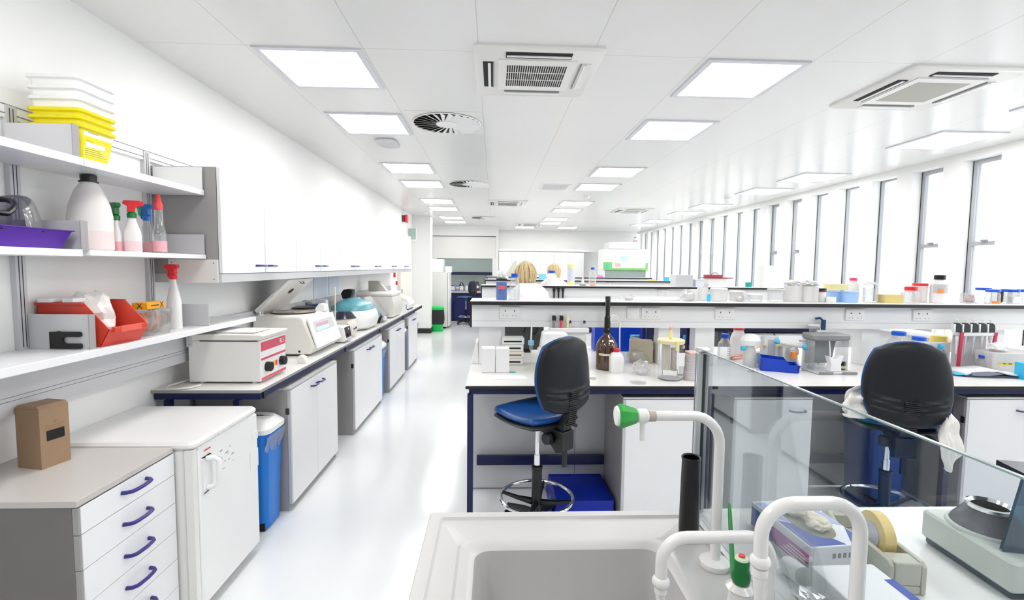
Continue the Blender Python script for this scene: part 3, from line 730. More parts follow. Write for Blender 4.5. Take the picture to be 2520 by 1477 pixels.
# control bump and front panel
obj('control_hood', MB().prism([(.10, .311), (.20, .311), (.195, .36), (.17, .385), (.14, .38), (.11, .345)], .17, .26, 'y'), PWHITE, t, bevel=.012)
M = Matrix.Translation((.245, 0, .185)) @ Matrix.Rotation(-math.atan2(.08, .245), 4, 'Y')
obj('front_panel', MB().xf(M).use(PWHITE).box(.0, .012, -.29, .29, -.13, .115).use(LGREY).box(.012, .014, -.22, .22, -.01, .08).use(mat('panel_pink', (.62, .36, .44), .5)).box(.014, .015, -.18, .10, .03, .058).use(mat('panel_mint', (.60, .85, .80), .5)).box(.014, .015, -.18, .10, -.002, .028), None, t)
ld = MB(); 
p0 = Vector((-.195, 0, .33)); p1 = Vector((.07, 0, .60))
d_ = (p1 - p0).normalized(); nn = Vector((-d_.z, 0, d_.x))
q = [p0, p1, p1 + nn * .02 + d_ * -.01, p0 + nn * .035]
ld.prism([(v.x, v.z) for v in q], -.24, .26, 'y'); 
lo = obj('lid', ld, OFFW, t, bevel=.008)
obj('lid_port', MB().xf(Matrix.Translation(p0 + d_ * .24 - nn * .002) @ Matrix.Rotation(-math.atan2(d_.z, d_.x), 4, 'Y')).lathe([(.028, -.002), (.028, .0)], n=20), SLAB, lo)
obj('latch', MB().tube([p1 - nn * .006 + Vector((0, -.03, 0)) - d_ * .02, p1 - nn * .03 + Vector((0, -.03, 0)) - d_ * .02, p1 - nn * .03 + Vector((0, .03, 0)) - d_ * .02, p1 - nn * .006 + Vector((0, .03, 0)) - d_ * .02], .003, 6), DGREY, lo)
obj('hinge', MB().cyl((-.18, -.22, .315), .012, .03).cyl((-.18, -.18, .315), .010, .025).cyl((-.15, -.05, .315), .007, .02), CHROME, t)
for x in (-.15, .17): 
    for y in (-.25, .25): obj('foot', MB().cyl((x, y, 0), .016, .015), BLACK, t)
obj('screw_cap', MB().xf(Matrix.Translation((-.05, -.3105, .04)) @ Matrix.Rotation(PI / 2, 4, 'X')).cyl((0, 0, -.001), .009, .003).cyl((.21, 0, -.001), .009, .003), BLACK, t)
o = obj('plug_adapter', MB().prism([(-.03, 0), (.04, 0), (.02, .045), (-.01, .06), (-.03, .05)], -.03, .03, 'y'), CREAM, loc=(-1.40, 3.52, WT_), bevel=.004); tag(o, 'small cream plug lying between the two nearest machines', 'plug')

t = thing('tube_rack', 'round black rotor head beside a blue tube box behind the open centrifuge', 'tube rack', (-1.80, 4.62, WT_))
obj('stand', MB().cyl((0, 0, 0), .06, .28), LGREY, t)
obj('tray', MB().lathe([(.085, .28), (.115, .30), (.115, .315), (.07, .325)], n=28), BLACK, t)
o = thing('reagent_box', 'dark blue cardboard reagent box behind the centrifuge lid', 'box', (-1.745, 4.80, WT_))
obj('carton', MB().use(mat('cobalt_carton', (.01, .10, .32), .5)).box(-.06, .06, -.07, .07, 0, .33).use(LBLUE).box(.06, .0605, -.07, .07, 0, .33), None, o, bevel=.002)

t = thing('hotplate', 'white hotplate with black control panel, in front of the yellow rod', 'hotplate', (-1.41, 4.50, WT_))
obj('housing', MB().prism([(-.20, .01), (.03, .01), (.055, .03), (.03, .15), (-.20, .16)], -.09, .09, 'y'), PWHITE, t, bevel=.006)
M = Matrix.Translation((.0415, 0, .092)) @ Matrix.Rotation(-.18, 4, 'Y')
obj('control_panel', MB().xf(M).use(DGREY).box(0, .005, -.075, .075, -.045, .052).use(BLACK).xf(M @ Matrix.Translation((.005, -.035, -.02)) @ Matrix.Rotation(PI / 2, 4, 'Y')).cyl((0, 0, 0), .018, .014).cyl((0, .055, 0), .012, .012).use(PWHITE).cyl((-.05, .055, 0), .009, .003), None, t)
obj('nameplate', MB().xf(Matrix.Translation((.053, 0, .032)) @ Matrix.Rotation(-.18, 4, 'Y')).box(0, .003, -.06, .06, -.012, .008), LGREY, t)
o = obj('yellow_rod', MB().tube([(0, 0, .005), (.004, 0, .36)], .005, 8), PYEL, loc=(-1.50, 4.55, WT_ + .152)); tag(o, 'thin pale yellow rod standing on the hotplate', 'rod')
t = thing('microcentrifuge', 'small beige bench machine with black sockets beside the hotplate', 'bench machine', (-1.43, 4.79, WT_))
obj('housing', MB().prism([(-.24, .004), (0, .004), (.045, .07), (.045, .12), (.01, .17), (-.24, .15)], -.12, .12, 'y'), mat('beige_enamel', (.72, .65, .58), .35), t, bevel=.006)
obj('control_panel', MB().use(PWHITE).box(.046, .049, -.10, .10, .072, .118).use(BLACK).box(.049, .052, -.06, -.02, .085, .10).box(.049, .052, 0, .05, .085, .105), None, t)
t = thing('analog_scale', 'dark round dial head on a pale base in front of the teal centrifuge', 'mixer', (-1.575, 5.06, WT_))
obj('stand', MB().cyl((0, 0, 0), .10, .165), OFFW, t)
obj('dial_head', MB().lathe([(.125, .165), (.11, .185), (.075, .23), (.07, .235)], n=28), mat('smoky_plastic', (.03, .03, .05), .15), t)
o = thing('file_holder', 'grey and white upright file holder behind the hotplate', 'file holder', (-1.83, 4.98, WT_))
obj('holder', MB().use(MGREY).prism([(-.10, 0), (.06, 0), (.06, .28), (-.10, .36)], -.10, -.02, 'y').use(PWHITE).prism([(-.04, 0), (.14, 0), (.10, .36), (.0, .38)], -.02, .05, 'y'), None, o, bevel=.003)

t = thing('centrifuge', 'white centrifuge with rounded teal lid and black raised handle', 'centrifuge', (-1.61, 5.52, WT_))
def dome(z0, z1, rx, ry, top, sc):
    return [(-rx * k, rx * k, -ry * k, ry * k, z0 + (z1 - z0) * q, min(rx, ry) * k * .75) for q, k in sc]
obj('housing', MB().rring(dome(.012, .22, .25, .33, 0, ((0, .80), (.12, .92), (.45, 1), (.75, .97), (1, .86))), 5, True, True), PWHITE, t)
obj('lid', MB().rring(dome(.222, .335, .21, .28, 0, ((0, 1), (.3, .96), (.6, .82), (.85, .62), (1, .40))), 5, True, True), TEAL, t)
obj('lid_cap', MB().rring([(-.07, .07, -.10, .10, .335, .05), (-.06, .06, -.09, .09, .352, .05)], 4), TEAL, t)
obj('handle', MB().prism([(-.10, .34), (-.02, .34), (.01, .44), (-.03, .45), (-.09, .445), (-.12, .40)], -.07, .05, 'y'), BLACK, t, bevel=.004)
obj('handle_inset', MB().box(.0, .012, -.04, .03, .36, .42), MGREY, t, rot=(0, .05, 0))
obj('front_trim', MB().tube([(.17, .18, .24), (.235, .2, .17), (.245, .20, .11)], .014, 8), TEAL, t)
t = thing('vortex_machine', 'sloping grey grid-top machine with black side beyond the teal centrifuge', 'bench machine', (-1.52, 6.15, WT_))
obj('housing', MB().prism([(-.2, .006), (.10, .006), (.14, .09), (.12, .12), (-.10, .32), (-.2, .32)], -.17, .17, 'y'), MGREY, t, bevel=.006)
obj('side_cover', MB().prism([(-.10, .008), (.10, .008), (.13, .09), (.0, .17)], -.175, -.171, 'y'), BLACK, t)
obj('plug', MB().box(.13, .16, -.12, -.05, .03, .08), PWHITE, t)
t = thing('centrifuge', 'boxy cream centrifuge with a grey upright stand behind it', 'centrifuge', (-1.58, 6.83, WT_))
obj('housing', MB().prism([(-.28, .012), (.20, .012), (.235, .14), (.20, .30), (-.28, .30)], -.28, .28, 'y'), CREAM, t, bevel=.01)
obj('lid', MB().rbox(-.29, .21, -.285, .285, .302, .355, .03, .015), OFFW, t)
obj('vent_stand', MB().prism([(-.22, .355), (.04, .355), (-.08, .50), (-.22, .50)], .08, .22, 'y'), mat('warm_grey', (.46, .44, .41), .4), t, bevel=.004)
o = thing('reagent_box', 'small white box with a blue label beside the far white machine', 'box', (-1.40, 7.40, WT_)); obj('carton', MB().use(PWHITE).box(-.05, .05, -.06, .06, 0, .15).use(CAPB).box(.05, .0505, -.03, .03, .05, .12), None, o)
t = thing('centrifuge', 'low white machine at the far end of the wall bench', 'centrifuge', (-1.58, 8.05, WT_))
obj('housing', MB().prism([(-.28, .02), (.20, .02), (.22, .08), (.16, .18), (-.04, .26), (-.28, .26)], -.24, .24, 'y'), OFFW, t, bevel=.01)
obj('base', MB().box(-.26, .19, -.235, .235, 0, .019), BLACK, t)
# papers and notices on the wall
for k, (y, z0, z1, w, l) in enumerate(((5.22, 1.14, 1.50, .42, 'white paper sheet hanging under the wall cabinets, nearest'), (5.70, 1.14, 1.50, .36, 'bluish paper sheet hanging under the wall cabinets, farther'))):
    o = obj('wall_notice', MB().use(mat('bluish_paper', (.72, .78, .88), .7)).box(XL + .001, XL + .004, y, y + w, max(z0, LED + .002), z1).use(mat('notice_line', (.45, .45, .48), .7)).box(XL + .004, XL + .005, y, y + .008, max(z0, LED + .002), z1), None); tag(o, l, 'notice', 'notices on the wall')
t = thing('fire_alarm', 'red and black fire alarm bell high on the wall', 'fire alarm', (XL, 10.3, 2.62))
obj('backplate', MB().rbox(0, .05, -.08, .08, -.06, .07, .01, .004), mat('alarm_dark', (.10, .04, .03), .4), t)
obj('sounder', MB().rbox(.05, .12, -.065, .07, -.075, .085, .02, .008), mat('alarm_red', (.72, .03, .05), .35), t)
for (y, z, s, l) in ((9.35, 1.40, .09, 'red notice on the wall beyond the last wall cabinet'), (9.55, 1.24, .05, 'small red hand gel holder below the red notice')):
    o = obj('red_notice', MB().box(XL, XL + .03, y, y + s, z, z + s * 1.5), CAPR); tag(o, l, 'notice')
o = thing('exit_sign', 'small green-grey sign box high on the wall above the doorway', 'sign', (XL, 10.95, 2.32)); obj('sign_box', MB().use(PWHITE).box(0, .19, -.012, .012, -.12, .16).use(mat('sign_green', (.35, .48, .44), .5)).box(.01, .18, -.0135, -.012, -.10, .15), None, o)
t = thing('tall_cupboard', 'tall cream cupboard door against the wall beyond the bench', 'cupboard', (XL + .003, 9.75, 0))
obj('body', MB().box(0, .06, 0, 1.15, 0, 2.08), mat('cream_door_paint', (.84, .81, .74), .45, var=.01), t, bevel=.003)
obj('handle', MB().box(.06, .08, .08, .10, .95, 1.15), STEEL, t)

# ---------------------------------------------------------------- far end by the fume cupboard
t = thing('tall_freezer', 'tall white freezer standing before the fume cupboard', 'freezer', (-1.66, 12.4, 0))
obj('cabinet', MB().rbox(0, .46, 0, .62, .04, 1.46, .02, .01), OFFW, t)
obj('door', MB().rbox(.465, .51, .01, .62, .06, 1.45, .02, .012), PWHITE, t)
obj('handle', MB().tube([(.51, .10, 1.1), (.54, .10, 1.1), (.54, .10, .8), (.51, .10, .8)], .012, 8), PWHITE, t)
obj('foot', MB().box(.03, .40, .02, .60, 0, .04), BLACK, t)
o = obj('storage_carton', MB().box(0, .30, 0, .45, 0, .34), PWHITE, loc=(-1.62, 12.45, 1.462), bevel=.01); tag(o, 'white carton on top of the tall freezer', 'carton')
t = thing('wall_box', 'white control box beside the fume cupboard sash', 'control box', (-1.26, 12.45, 1.462)); obj('housing', MB().use(PWHITE).box(0, .16, 0, .20, 0, .16).use(MGREY).box(-.01, 0, 0, .02, .03, .06), None, t)
t = thing('pedal_bin', 'green pedal bin with black liner beside the tall freezer', 'bin', (-1.395, 11.93, 0))
obj('bin_body', MB().rring([(-.12, .12, -.12, .12, 0, .02), (-.14, .14, -.14, .14, .53, .03)], 3, True, True), GREENB, t)
obj('bin_liner', MB().rring([(-.148, .150, -.145, .145, .18, .04), (-.158, .165, -.155, .150, .30, .05), (-.150, .158, -.150, .148, .42, .05), (-.145, .150, -.145, .145, .535, .04)], 3, True, True), mat('black_liner', (.012, .012, .012), .35, bump=.6), t, label='black bin liner folded over the outside')
obj('lid', MB().rring([(-.155, .155, -.15, .15, .54, .03), (-.15, .15, -.15, .15, .60, .03), (-.12, .12, -.12, .12, .625, .03)], 3, True, True), GREENB, t)

t = thing('fume_cupboard', 'large white fume cupboard with raised glass sash at the far end', 'fume cupboard', (-1.80, 14.12, 0))
Wf = 1.86
obj('upper_hood', MB().box(.0, Wf, 0, .75, 1.86, 2.50), OFFW, t, bevel=.004)
obj('side_post', MB().box(0, .12, 0, .10, .92, 1.86), PWHITE, t); obj('side_post', MB().box(Wf - .10, Wf, 0, .10, .92, 1.86), PWHITE, t)
obj('sash', MB().box(.12, Wf - .10, .03, .045, 1.46, 1.86), SASHG, t, label='green tinted glass sash')
obj('sash_bar', MB().box(.12, Wf - .10, .0, .05, 1.375, 1.46), NAVYD, t, label='dark navy sash bar')
obj('back_lining', MB().box(.0, Wf, .70, .75, .90, 1.86), mat('lining_green', (.84, .90, .88), .5), t)
obj('worktop', MB().use(mat('grey_stone', (.55, .54, .52), .4)).box(0, Wf, -.05, .70, .82, .90).use(NAVYD).box(0, Wf, -.052, -.05, .82, .84), None, t)
cb = obj('lower_cupboard', MB().box(0, Wf, 0, .70, .0, .82), NAVYD, t)
for k in range(3): obj('door', MB().box(.02 + k * .61, .61 + k * .61, -.018, -.001, .06, .79), mat('navy_door', (.008, .012, .11), .3), t)
def jar(name, lab, cat, loc, r, h, bm, cm_, nr=None, sh=.78, ch=.02, group=None, lm=None, lz=(.15, .5), n=18, facing=-PI / 2, capr=None):
    """bottle or jar: body, cap and an optional wrap label"""
    t = thing(name, lab, cat, loc, 0, group); nr = nr or r * .45; hb = h - ch
    prof = [(r * .96, 0), (r, min(.006, h * .05)), (r, hb * sh * .88), (r * .9, hb * sh), (nr * 1.1, hb * .93), (nr, hb)] if nr < r * .9 else [(r * .95, 0), (r, .004), (r, hb)]
    obj('body', MB().lathe(prof, n=n), bm, t)
    cr = capr or (nr * 1.2 if nr < r * .9 else r * 1.04)
    if cm_: obj('cap', MB().lathe([(cr, hb - .001), (cr, h - .003), (cr * .9, h)], n=n), cm_, t)
    if lm:
        g = MB(); vs = []; fs = []; k = 9
        for i in range(k):
            a = facing - .9 + 1.8 * i / (k - 1)
            for z in (hb * lz[0], hb * lz[1]): vs.append((r * 1.012 * math.cos(a), r * 1.012 * math.sin(a), z))
        for i in range(k - 1): fs.append((2*i, 2*i+2, 2*i+3, 2*i+1))
        obj('label', g.add(vs, fs), lm, t)
    return t
grp = 'bottles inside the fume cupboard'
jar('reagent_bottle', 'amber bottle with blue cap and pale label, first in the fume cupboard', 'bottle', (-.96, 14.30, .901), .075, .25, AMBER, CAPB, lm=PAPER, lz=(.05, .6), group=grp)
jar('reagent_bottle', 'amber bottle with blue cap and white label behind the far chair', 'bottle', (-.62, 14.30, .901), .070, .25, AMBER, CAPB, lm=PAPER, lz=(.05, .6), group=grp)
jar('reagent_bottle', 'dark bottle rightmost inside the fume cupboard', 'bottle', (-.49, 14.38, .901), .068, .27, AMBER, CAPB, lm=PAPER, lz=(.3, .6), group=grp)
jar('reagent_bottle', 'white bottle with pink top between the dark bottles', 'bottle', (-.81, 14.32, .901), .05, .17, PWHITE, PINK, group=grp)
jar('plastic_jar', 'wide white jar with blue lid on the blue tray', 'jar', (-1.22, 14.28, .915), .07, .14, PWHITE, CAPB, nr=.068, group=grp)
jar('plastic_jar', 'small jar with orange label on the blue tray', 'jar', (-1.08, 14.26, .915), .045, .13, PWHITE, CAPB, nr=.043, lm=ORANGE, group=grp)
o = obj('spill_tray', MB().rbox(-.16, .14, -.09, .12, 0, .014, .02), DBLUE, loc=(-1.16, 14.26, .901)); tag(o, 'flat blue tray under the jars in the fume cupboard', 'tray')
# ================================================================ CHAIRS
def pad_mesh(w, h, t, curve, m_front, m_back, ridges=False, taper=.0, rim=0.0, n=36, sq=.46):
    """rounded-square pad in the xz plane, thickness along y, front at -y... returns MB"""
    vs = []; fs = []
    def pt(i, j):
        u = -1 + 2 * i / n; v = -1 + 2 * j / n
        x = u * math.sqrt(max(0, 1 - sq * v * v / 1.0 * .8)); z = v * math.sqrt(max(0, 1 - sq * u * u * .8))
        return u, v, x, z
    for side in (0, 1):
        for j in range(n + 1):
            for i in range(n + 1):
                u, v, x, z = pt(i, j)
                e = max(abs(u), abs(v)); k = math.sqrt(max(0, 1 - e ** 6))
                ww = w / 2 * (1 + taper * z)
                y = curve * (x ** 2) * -1
                if side == 0: y -= t * .5 * k
                else:
                    y += t * .5 * k
                    if ridges:
                        zz = z + .16 * (1 - abs(x)) 
                        for c_ in (-.28, -.42, -.56):
                            y += .011 * math.exp(-((zz - c_) / .030) ** 2) * (1 if abs(x) < .86 else 0)
                        y += .012 * math.exp(-((z - .55) ** 2 + x * x) / .5)
                vs.append((x * ww, y, z * h / 2))
    N = (n + 1) * (n + 1)
    g = MB()
    fr = []; bk = []
    for j in range(n):
        for i in range(n):
            a = j * (n + 1) + i
            fr.append((a, a + 1, a + n + 2, a + n + 1)); bk.append((N + a, N + a + n + 1, N + a + n + 2, N + a + 1))
    edge = []
    for i in range(n): edge.append((i, N + i, N + i + 1, i + 1)); a = n * (n + 1) + i; edge.append((a, a + 1, N + a + 1, N + a))
    for j in range(n): a = j * (n + 1); b_ = a + n + 1; edge.append((a, b_, N + b_, N + a)); a = j * (n + 1) + n; b_ = a + n + 1; edge.append((a, N + a, N + b_, b_))
    g.use(m_front).add(vs, fr + edge); b0 = len(g.f)
    g.use(m_back)
    for f in bk: g.f.append(list(f)); g.mi.append(g.cur)
    return g

def make_chair(loc, rz, lab, seat_z=.79, ring_z=.225, bh=.43):
    """faces local +y; origin under the column on the floor"""
    t = thing('lab_chair', lab, 'chair', loc, rz, 'blue and black laboratory chairs')
    # seat: lying pad
    g = pad_mesh(.46, .44, .055, .0, SEATB, SEATB)
    seat = obj('seat', g, None, t, loc=(0, .02, seat_z - .028), rot=(R(-90 + 2), 0, 0), label='blue vinyl seat')
    me = seat.data
    for v in me.vertices:      # front waterfall edge and slight dish (pad local: z is the seat's front-back)
        f = v.co.z / .22
        v.co.y += (.030 * max(0, f - .35) ** 2 * 2.2) - .010 * max(0, -f - .5)
    g = pad_mesh(.465, .445, .035, .0, DGREY, DGREY)
    sh = obj('seat_shell', g, DGREY, t, loc=(0, .018, seat_z - .062), rot=(R(-90 + 2), 0, 0), label='black underside shell')
    for v in sh.data.vertices:
        f = v.co.z / .22; v.co.y += (.030 * max(0, f - .35) ** 2 * 2.2)
    # backrest
    bz = seat_z + .232 - (bh - .43) / 2
    g = pad_mesh(.42, bh, .04, .045, SEATB, SEATB, taper=-.06)
    obj('backrest', g, None, t, loc=(0, -.235, bz), rot=(R(4), 0, PI), label='blue vinyl back pad')
    g = pad_mesh(.415, bh - .005, .05, .045, CHBACK, CHBACK, ridges=True, taper=-.06)
    obj('back_shell', g, None, t, loc=(0, -.252, bz), rot=(R(4), 0, PI), label='charcoal moulded back shell with ridges')
    # bellows bracket
    g = MB().use(BLACK).prism([(-.285, bz - .08), (-.262, bz - .06), (-.245, bz - .20), (-.20, seat_z - .05), (-.13, seat_z - .10), (-.16, seat_z - .13), (-.235, seat_z - .10), (-.275, bz - .22)], -.035, .035, 'x')
    bk = obj('back_bracket', g, None, t, bevel=.003)
    g = MB().use(DGREY)
    for k in range(17):
        q = k / 16; z = (bz - .09) * (1 - q) + (seat_z - .05) * q; y = -.290 * (1 - q) + -.262 * q
        g.box(-.034, .034, y - .012, y + .004, z, z + .006)
    obj('bellows', g, None, bk)
    obj('tilt_box', MB().prism([(-.25, seat_z - .09), (-.12, seat_z - .07), (.08, seat_z - .07), (.08, seat_z - .10), (-.10, seat_z - .13), (-.20, seat_z - .22), (-.25, seat_z - .20)], -.05, .05, 'x'), BLACK, t, bevel=.006)
    obj('adjust_knob', MB().xf(Matrix.Translation((-.06, -.16, seat_z - .14)) @ Matrix.Rotation(-PI / 2, 4, 'Y')).lathe([(.034, 0), (.036, .006), (.034, .03), (.028, .034)], n=10), DGREY, t)
    obj('bracket_tail', MB().box(-.012, .012, -.235, -.215, seat_z - .30, seat_z - .20), BLACK, t)
    obj('lever', MB().tube([(.05, -.05, seat_z - .09), (.14, -.09, seat_z - .10), (.20, -.12, seat_z - .13), (.21, -.125, seat_z - .135)], [.006, .006, .010, .010], 8), BLACK, t)
    obj('gas_lift', MB().cyl((0, 0, .40), .014, seat_z - .48).cyl((0, 0, .40), .019, .09), CHROME, t, label='chrome column')
    obj('column_sleeve', MB().lathe([(.042, .06), (.032, .12), (.030, .40), (.034, .405), (.034, .42), (.026, .425)], n=20), BLACK, t)
    fr = obj('foot_ring', MB().tube([(.22 * math.cos(2 * PI * k / 40), .22 * math.sin(2 * PI * k / 40), ring_z) for k in range(41)], .011, 10, False), CHROME, t, label='chrome foot ring')
    for k in range(4):
        a = 2 * PI * k / 4 + .6; obj('spoke', MB().tube([(.03 * math.cos(a), .03 * math.sin(a), ring_z - .03), (.12 * math.cos(a), .12 * math.sin(a), ring_z - .02), (.218 * math.cos(a), .218 * math.sin(a), ring_z)], [.022, .014, .010], 8), BLACK, fr)
    for k in range(5):
        a = 2 * PI * k / 5 + .3; c_, s_ = math.cos(a), math.sin(a)
        l = obj('leg', MB().tube([(.02 * c_, .02 * s_, .11), (.12 * c_, .12 * s_, .10), (.27 * c_, .27 * s_, .065)], [.030, .024, .016], 8), BLACK, t)
        obj('glide', MB().cyl((.27 * c_, .27 * s_, 0), .026, .022).cyl((.27 * c_, .27 * s_, .022), .010, .04), BLACK, l)
    return t
ch1 = make_chair((.272, 2.80, 0), R(38), 'blue laboratory chair with charcoal back, empty in front of the first island bench')
ch2 = make_chair((2.37, 2.70, 0), R(-22), 'blue laboratory chair seen from behind with a white lab coat hung on it', .79, .225, .475)
ch3 = dup(ch1, (-.77, 13.35, 0), R(62), 'far blue laboratory chair in front of the fume cupboard')
# lab coat draped over the seat of the second chair
def ribbon(pts, widths, m_, name, lab, cat, seed=1, amp=.02, n=7):
    """folded cloth swept along a path; widths is a list of (wx, wy, wz) half width vectors"""
    P = [Vector(p) for p in pts]; k = len(P); sub = 6; vs = []; fs = []
    rows_ = []
    for i in range(k - 1):
        for s_ in range(sub):
            q = s_ / sub; rows_.append((P[i].lerp(P[i+1], q), Vector(widths[i]).lerp(Vector(widths[i+1]), q)))
    rows_.append((P[-1], Vector(widths[-1])))
    m_n = 18
    for i, (p, w) in enumerate(rows_):
        t_ = (rows_[min(i+1, len(rows_)-1)][0] - rows_[max(i-1, 0)][0]).normalized()
        nn_ = t_.cross(w).normalized()
        for j in range(m_n + 1):
            u = -1 + 2 * j / m_n
            d = noise.noise(Vector((u * 2.2, i * .16, seed))) * amp * 2.2 + math.sin(u * 9 + i * .25 + seed) * amp * .7
            vs.append(p + w * u * (1 + .12 * noise.noise(Vector((i * .3, seed, u)))) + nn_ * d)
    for i in range(len(rows_) - 1):
        for j in range(m_n): a = i * (m_n + 1) + j; fs.append((a, a + 1, a + m_n + 2, a + m_n + 1))
    o = obj(name, MB().add(vs, fs), m_, solid=.006, sub=1); return tag(o, lab, cat)
lc = thing('lab_coat', 'white lab coat draped around the seat of the chair with the black back', 'lab coat', (0, 0, 0))
def wp(px, py, Y): v = at(px, py, Y=Y); return (v.x, v.y, v.z)
a = ribbon([wp(2075, 1005, 2.62), wp(2092, 992, 2.60), wp(2122, 988, 2.60), wp(2160, 990, 2.60), wp(2200, 1000, 2.60)], [(.014, .02, .035), (.025, .03, .078), (.015, .03, .095), (.0, .03, .085), (0, .03, .05)], CLOTH, 'coat_sleeve', 'x', 'x', 3, .022)
b_ = ribbon([wp(2296, 1000, 2.56), wp(2326, 1008, 2.50), wp(2335, 1045, 2.43), wp(2342, 1090, 2.42), wp(2340, 1125, 2.43), wp(2330, 1158, 2.44)], [(.03, .05, .02), (.06, .06, -.02), (.088, .05, 0), (.092, .04, 0), (.066, .03, 0), (.016, .01, 0)], CLOTH, 'coat_body', 'x', 'x', 8, .016)
c_ = ribbon([wp(2200, 1012, 2.62), wp(2235, 1015, 2.66), wp(2265, 1010, 2.64), wp(2292, 1000, 2.58)], [(0, .06, .006), (0, .07, 0), (0, .07, 0), (0, .05, .006)], CLOTH, 'coat_collar', 'x', 'x', 5, .006)
for q in (a, b_, c_):
    q.parent = lc
    for kk in ('label', 'category'): del q[kk]
# ================================================================ ISLAND BENCHES
IX0, IX1 = -.165, 4.10
NEARL = ['nearest full', 'second', 'third', 'farthest']
GHAND = mat('slate_handle_plastic', (0.08, 0.09, 0.16), .35)
for i in range(4):
    y0 = 2.85 + 2.93 * i; nm = NEARL[i]
    g = MB().use(TOP).box(IX0, IX1, y0, y0 + 1.46, .896, .90).use(EDGE).box(IX0 - .001, IX1 + .001, y0 - .001, y0 + 1.461, .877, .8955)
    tag(obj('worktop', g, None, bevel=.001), 'cream worktop with thin black edge on the %s island bench' % nm, 'worktop', 'island worktops')
    t = thing('steel_bench', 'navy steel frame carrying the %s island bench' % nm, 'bench frame', (0, y0, 0), 0, 'island bench frames')
    g = MB()
    for yy in (.015, 1.415): g.box(IX0 + .03, IX1 - .03, yy, yy + .03, .842, .8765)
    for xx in (IX0 + .02, IX1 - .05): g.box(xx, xx + .03, .045, 1.415, .842, .8765)
    g.box(IX0 + .055, .80, .44, .47, .215, .28).box(2.06, 2.95, .44, .47, .215, .28)
    obj('rail', g, NAVY, t)
    for xx, yy in ((IX0 + .01, .015), (1.32, .015), (2.90, .015), (4.03, .015), (IX0 + .01, 1.41), (1.93, 1.41), (4.03, 1.41)):
        if True:
            obj('leg', MB().box(xx, xx + .036, yy, yy + .036, .02, .842).cyl((xx + .018, yy + .018, 0), .014, .02), NAVY, t)
    # back-to-back units of the other side close the knee space
    g = MB().use(LGREY).box(IX0 - .008, 1.30, .52, .538, .012, .838).use(DGREY).box(.60, .603, .5195, .52, .01, .838).use(LGREY).box(1.50, IX1 - .2, .52, .538, .012, .838)
    o = obj('modesty_panel', g, None, loc=(0, y0, 0)); tag(o, 'pale grey back panel under the %s island bench' % nm, 'panel', 'island back panels')
    for k, (xa, xb, hx) in enumerate(((.815, 1.285, 0), (1.52, 2.03, 1), (3.045, 3.53, 1), (3.55, 4.02, 1))):
        u = base_unit('white base cabinet, %s along the %s island bench' % (ORD[k], nm), (xb, y0 + .035, 0), xb - xa, R(-90), .47, .805, 1, GHAND, 'island base cabinets', k == 0, hd=.075)
        u.rotation_euler = (0, 0, R(-90)); u.location = (xa, y0 + .035, 0)
    # island 1 far side carcasses, seen only through gaps
    for k, (xa, xb) in enumerate(((IX0, .90), (.92, 1.9))):
        if i < 3: base_unit('white cabinet on the rear side of the %s island bench, %s from aisle' % (nm, ORD[k]), (xb, y0 + 1.40, 0), xb - xa, R(90), .82, .81, 2, GHAND, 'island rear cabinets')
    # service spine: posts, panel, shelf
    sy = y0 + .59
    t = thing('service_spine', 'white service spine with sockets along the %s island bench' % nm, 'service spine', (0, sy, 0), 0, 'service spines')
    for xa, xb in ((-.105, .058), (1.24, 1.405), (1.52, 1.67), (2.815, 2.955), (3.8, 3.95)):
        obj('post', MB().box(xa, xb, .06, .16, .9005, 1.185), WHITE, t, bevel=.002)
    g = MB().use(WHITE).box(IX0 + .01, IX1, .0, .20, 1.185, 1.348).use(LGREY).box(IX0 + .01, IX1, -.001, 0, 1.227, 1.230)
    obj('service_panel', g, None, t)
    obj('end_plate', MB().box(IX0 - .004, IX0 + .009, .0, .20, 1.18, 1.3485), EDGE, t)
    g = MB().use(PWHITE).box(IX0, IX1, -.06, .26, 1.374, 1.378).use(EDGE).box(IX0 - .001, IX1 + .001, -.061, .261, 1.349, 1.3735)
    o = obj('reagent_shelf', g, None, loc=(0, sy, 0)); tag(o, 'long white reagent shelf with black edge on the %s island bench' % nm, 'shelf', 'island reagent shelves')
    sock = [(.119, 1), (1.021, 0), (1.157, 1), (1.708, 1), (2.698, 1), (3.22, 1)] if i == 0 else [(.55, 1), (.9, 1), (2.3, 1)]
    for k, (x, dbl) in enumerate(sock):
        w = .073 if dbl else .043
        g = MB().use(PWHITE).rbox(-w, w, -.011, 0, -.043, .043, .003, .002).use(INK)
        for s_ in ((-.033, .033) if dbl else (0,)):
            g.box(s_ - .003, s_ + .003, -.0125, -.011, .005, .016) if dbl else g.box(s_ - .03, s_ - .026, -.0125, -.011, -.002, .002)
            if dbl: g.box(s_ - .015, s_ - .010, -.0125, -.011, -.026, -.022).box(s_ + .010, s_ + .015, -.0125, -.011, -.026, -.022)
        o = obj('socket', g, None, t, loc=(x, 0, 1.292)); o['label'] = 'white double power socket' if dbl else 'white single outlet plate'
